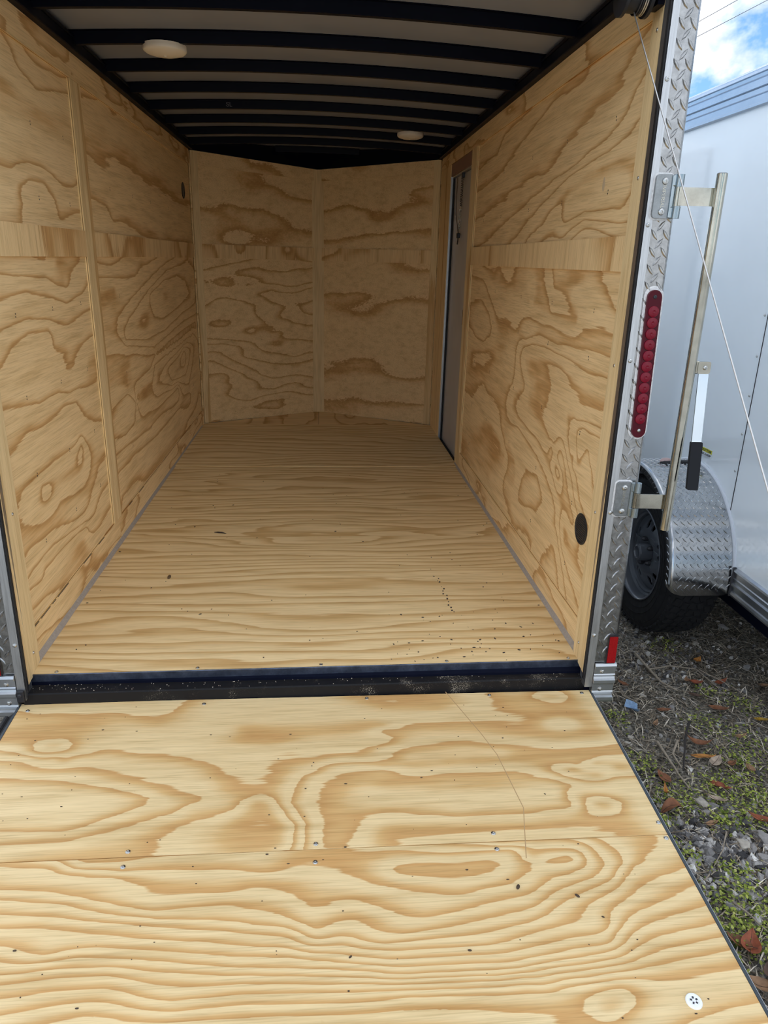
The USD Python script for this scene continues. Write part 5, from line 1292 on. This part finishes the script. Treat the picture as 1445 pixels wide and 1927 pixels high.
def leaf(x_, y_, ln_, wd_, ang, curl, fold, kind, label, tilt=0.0, lift=.013):
    n1, n2 = 13, 7
    u = np.linspace(0, 1, n1)
    prof = np.sin(np.pi * u ** .85) ** .8 * (1 - .18 * u)
    P = []
    for ui, w in zip(u, prof):
        for v in np.linspace(-1, 1, n2):
            P.append([(ui - .5) * ln_, v * w * wd_ / 2, fold * abs(v) * w * wd_ / 2 + curl * (ui - .5) ** 2 * ln_ * 2 + .0015 * math.sin(9 * ui + 3 * v)])
    P = np.array(P)
    f = sheet_grid(P.reshape(n1, n2, 3))
    both = np.vstack([P, P - V(0, 0, .0005)])
    m = trimesh.Trimesh(both, np.vstack([f, f[:, ::-1] + len(P)]), process=False)
    m.apply_transform(trimesh.transformations.rotation_matrix(tilt, [1, 0, 0]))
    m.apply_transform(trimesh.transformations.rotation_matrix(ang, [0, 0, 1]))
    m.apply_translation([x_, y_, 0])
    zmin = m.vertices[:, 2].min()
    m.apply_translation([0, 0, float(ground_z(x_, y_)) + lift - zmin])
    at = V(x_, y_, float(ground_z(x_, y_)))
    t = Thing('fallen_leaf', label, 'leaf', at)
    t.add('blade', m, LEAF[kind], smooth=True)
    # stalk and midrib
    rot = trimesh.transformations.rotation_matrix(ang, [0, 0, 1])
    k = n2 // 2
    mid = m.vertices[:n1 * n2].reshape(n1, n2, 3)[:, k]
    d_ = (mid[0] - mid[1])
    d_ /= np.linalg.norm(d_)
    pts = np.vstack([mid[0] + d_ * ln_ * .16, mid[0] + d_ * ln_ * .05, mid[:-1] + V(0, 0, .0005)])
    t.add('stalk', tube(pts, np.linspace(.0010, .0003, len(pts)), 6), LEAF['dark'], smooth=True)


for a in [
    (1.25, -.185, .085, .022, -.06, .2, .35, 'orange', 'long orange leaf lying beside the large pale leaf'),
    (1.265, -.125, .080, .032, -.35, .7, .5, 'brown', 'brown curled leaf just above the long orange leaf'),
    (1.285, -.205, .072, .036, .75, .15, .2, 'pale', 'pale grey-tan broad leaf lying flat right of the orange leaf'),
    (1.080, -.270, .062, .036, 1.75, .3, .35, 'brown', 'brown pointed leaf standing on end near the ramp edge'),
    (1.060, -.330, .046, .016, 1.4, .9, .5, 'orange', 'small orange curled leaf below the pointed brown leaf'),
    (1.040, -.415, .078, .040, .15, -.6, .6, 'brown', 'brown drooping leaf among weeds at the ramp edge'),
    (1.54, .24, .075, .026, .45, .4, .4, 'rust', 'rust red leaf in the shade farthest right of the twigs'),
    (1.445, .245, .055, .030, -.1, .5, .5, 'rust', 'rust leaf beside the long forked twig'),
    (1.44, .07, .074, .030, -.2, .3, .4, 'brown', 'brown leaf alone on the dark soil above the weeds'),
    (1.56, .0, .060, .020, -.1, .3, .4, 'gold', 'golden leaf at the right edge of the photo'),
    (1.235, .07, .056, .022, .05, .3, .3, 'brown', 'brown leaf right of the blue plastic scrap'),
    (1.375, -.245, .050, .026, 1.5, .5, .5, 'tan', 'tan upright leaf in the weeds right of the pale leaf'),
    (1.24, -.315, .066, .028, -.6, .3, .5, 'rust', 'rust leaf in the weeds below the pale leaf'),
    (1.285, -.465, .085, .026, -.35, .5, .4, 'rust', 'long rust red leaf at the right edge above the gravel heap'),
    (1.02, -.855, .078, .048, 1.0, .5, .5, 'rust', 'large rust red crumpled leaf lowest by the ramp'),
    (.998, -.845, .060, .034, 2.3, .4, .5, 'brown', 'brown leaf under the large rust red leaf'),
    (1.03, -.925, .075, .040, .9, .6, .5, 'dark', 'dark brown leaf at the lower right corner'),
    (1.43, -.09, .056, .020, .25, .4, .3, 'tan', 'thin tan leaf at the top of the weed patch'),
    (1.53, .40, .050, .030, .7, .6, .5, 'orange', 'orange leaf in the shade by the other trailer'),
    (1.42, .265, .040, .024, 1.3, .5, .4, 'tan', 'small tan leaf left of the rust leaf by the twig'),
    (1.17, -.01, .044, .018, .9, .4, .4, 'tan', 'small tan leaf between the blue scrap and the dark twig'),
    (1.70, .21, .060, .022, .0, .4, .4, 'tan', 'tan leaf at the right edge in the trailer shade'),
    (1.33, -.22, .042, .022, .5, .4, .4, 'brown', 'brown leaf half under the weeds beside the pale leaf'),
    (1.16, .25, .050, .022, 2.1, .4, .4, 'brown', 'brown leaf nearest the right rail end'),
    (1.20, -.37, .060, .020, -.5, .4, .4, 'pale', 'pale thin leaf just right of the pale round stone'),
    (1.13, -.47, .050, .018, .3, .3, .3, 'tan', 'tan leaf above the gravel heap'),
    (1.055, -1.00, .070, .034, .4, .5, .4, 'dark', 'dark brown curled leaf just below the dark leaf at the lower right corner'),
    (1.00, -1.04, .080, .036, 1.9, .4, .5, 'brown', 'lowest brown leaf in the right corner beside the ramp trim'),
    (1.075, -.885, .060, .028, 2.7, .5, .5, 'tan', 'tan leaf at the right edge beside the large rust red leaf'),
    (1.40, .16, .050, .022, -.4, .4, .4, 'dark', 'dark leaf above the lone brown leaf on bare soil'),
    (.985, -.95, .075, .036, 2.6, .5, .4, 'tan', 'faded tan leaf in the lowest corner beside the ramp'),
]:
    leaf(*a)


def stone(x_, y_, s_, seed, m_, label):
    b = trimesh.creation.icosphere(3, 1.0)
    v = b.vertices.copy()
    s_ = s_ * .78
    v = np.clip(v, -.72, .80)
    v *= (1 + 1.0 * (fbm(v * 1.6 + seed, 4, seed) - .5))[:, None]
    v *= V(1.25, .9, .62) * s_
    b = trimesh.Trimesh(v, b.faces, process=False)
    b.apply_transform(trimesh.transformations.rotation_matrix(seed * 1.7, [0, 0, 1]))
    b.apply_translation([x_, y_, float(ground_z(x_, y_)) + s_ * .36])
    single('stone', b, m_, label, 'stone', smooth=50)


for a in [
    (1.150, -.375, .026, 3, PALESTONE, 'pale rounded stone in the middle of the weeds'),
    (1.035, -.100, .016, 7, PALESTONE, 'white stone closest to the ramp edge'),
    (1.062, -.060, .012, 9, PALESTONE, 'small white stone just above the one at the ramp edge'),
    (1.020, -.592, .021, 4, GREYSTONE, 'long grey stone touching the ramp edge at the gravel heap'),
    (1.180, -.550, .024, 12, PALESTONE, 'pale angular stone at the top of the gravel heap'),
    (1.148, -.585, .015, 15, PALESTONE, 'pale stone in the middle of the gravel heap'),
    (1.79, .68, .026, 18, GREYSTONE, 'grey stone in the deep shade behind the tyre'),
    (1.71, .35, .020, 19, GREYSTONE, 'grey stone in the shade under the other trailer'),
    (1.215, .19, .013, 22, PALESTONE, 'small pale stone right of the rail end'),
    (1.250, -.535, .030, 25, GREYSTONE, 'large rough grey stone at the right edge by the gravel heap'),
    (1.105, -.705, .016, 27, GREYSTONE, 'grey stone between gravel heap and weed clump'),
    (1.21, -.60, .018, 31, GREYSTONE, 'grey stone right of the gravel heap'),
    (1.23, .36, .012, 33, PALESTONE, 'pale pebble beside the forked twig'),
    (1.60, .55, .016, 35, PALESTONE, 'pale pebble in the shade beneath the fender'),
]:
    stone(*a)


def twig(pts, r_, m_, label, side=()):
    p = np.array([[a, b, float(ground_z(a, b)) + .020 + .006 * (i % 2)] for i, (a, b) in enumerate(pts)])
    t_ = np.linspace(0, len(p) - 1, 9 * (len(p) - 1) + 1)
    q = np.stack([np.interp(t_, np.arange(len(p)), p[:, k]) for k in range(3)], 1)
    q += .004 * (np.stack([fbm(q * 30 + k * 9, 2, k) for k in range(3)], 1) - .5)
    t = Thing('twig', label, 'twig', tuple(p[0]))
    t.add('stem', tube(q, np.linspace(r_, r_ * .5, len(q)), 7), m_, smooth=True)
    for sd in side:
        s_ = np.array([[a, b, float(ground_z(a, b)) + .017] for a, b in sd])
        t.add('side_shoot', tube(s_, np.linspace(r_ * .6, r_ * .3, len(s_)), 6), m_, smooth=True)


twig([(1.30, .47), (1.30, .36), (1.31, .25), (1.34, .18)], .0055, TWIG, 'grey forked twig lying in the shade by the post', [[(1.30, .36), (1.345, .395), (1.40, .46)]])
twig([(1.305, .345), (1.39, .355), (1.49, .335), (1.505, .19)], .0032, TWIG, 'thin bent twig crossing the forked twig')
twig([(1.13, -.11), (1.128, -.19), (1.132, -.25), (1.13, -.33)], .0048, TWIG, 'brown twig running along the ramp side')
twig([(1.29, -.01), (1.225, -.11), (1.155, -.245)], .0048, TWIGDARK, 'dark straight twig above the orange leaf')
twig([(1.20, -.11), (1.15, -.18), (1.155, -.235)], .0045, TWIG, 'pale split twig between the two longer twigs')
twig([(1.04, -.74), (1.06, -.785), (1.08, -.83)], .0030, TWIG, 'thin twig above the large rust red leaf')
twig([(1.15, -.51), (1.10, -.58), (1.05, -.63)], .0022, TWIG, 'thin curved twig across the gravel heap')
twig([(1.50, .33), (1.56, .20), (1.60, .12)], .0022, TWIG, 'thin pale stem right of the rust leaf')
twig([(1.17, .10), (1.12, .16), (1.14, .24)], .0024, TWIG, 'short twig between blue scrap and rail end')
bs = trimesh.Trimesh(*(lambda v: (v, sheet_grid(v.reshape(3, 4, 3))))(np.array([[1.105 + .016 * i + .010 * j - .004 * i * j, .105 - .028 * i + .012 * j, float(ground_z(1.13, .08)) + .010 + .012 * ((i * 7 + j * 5) % 3)] for i in range(3) for j in range(4)])), process=False)
bs2 = bs.copy()
bs2.vertices -= V(0, 0, .0006)
bs2.invert()
single('plastic_scrap', cat_([bs, bs2]), BLUESCRAP, 'small crumpled scrap of light blue plastic on the ground near the ramp hinge', 'scrap')

# ------------------------------------------------------------------ power lines beyond
for k, (a, b) in enumerate((((20.28, 37.96, 13.65), (18.56, 37.96, 12.70)), ((21.80, 37.96, 13.72), (18.57, 37.96, 12.05)))):
    a, b = V(*a), V(*b)
    d_ = a - b
    p0, p1 = b - d_ * 8, a + d_ * 8
    pts = [p0 + (p1 - p0) * t_ - V(0, 0, 0) for t_ in np.linspace(0, 1, 20)]
    single('power_line', tube(pts, .013, 6), plain('grey_wire_%d' % k, (.13, .13, .15), .6), ('upper' if k == 0 else 'lower') + ' thin dark power line crossing the cloudy sky', 'power line', smooth=True)
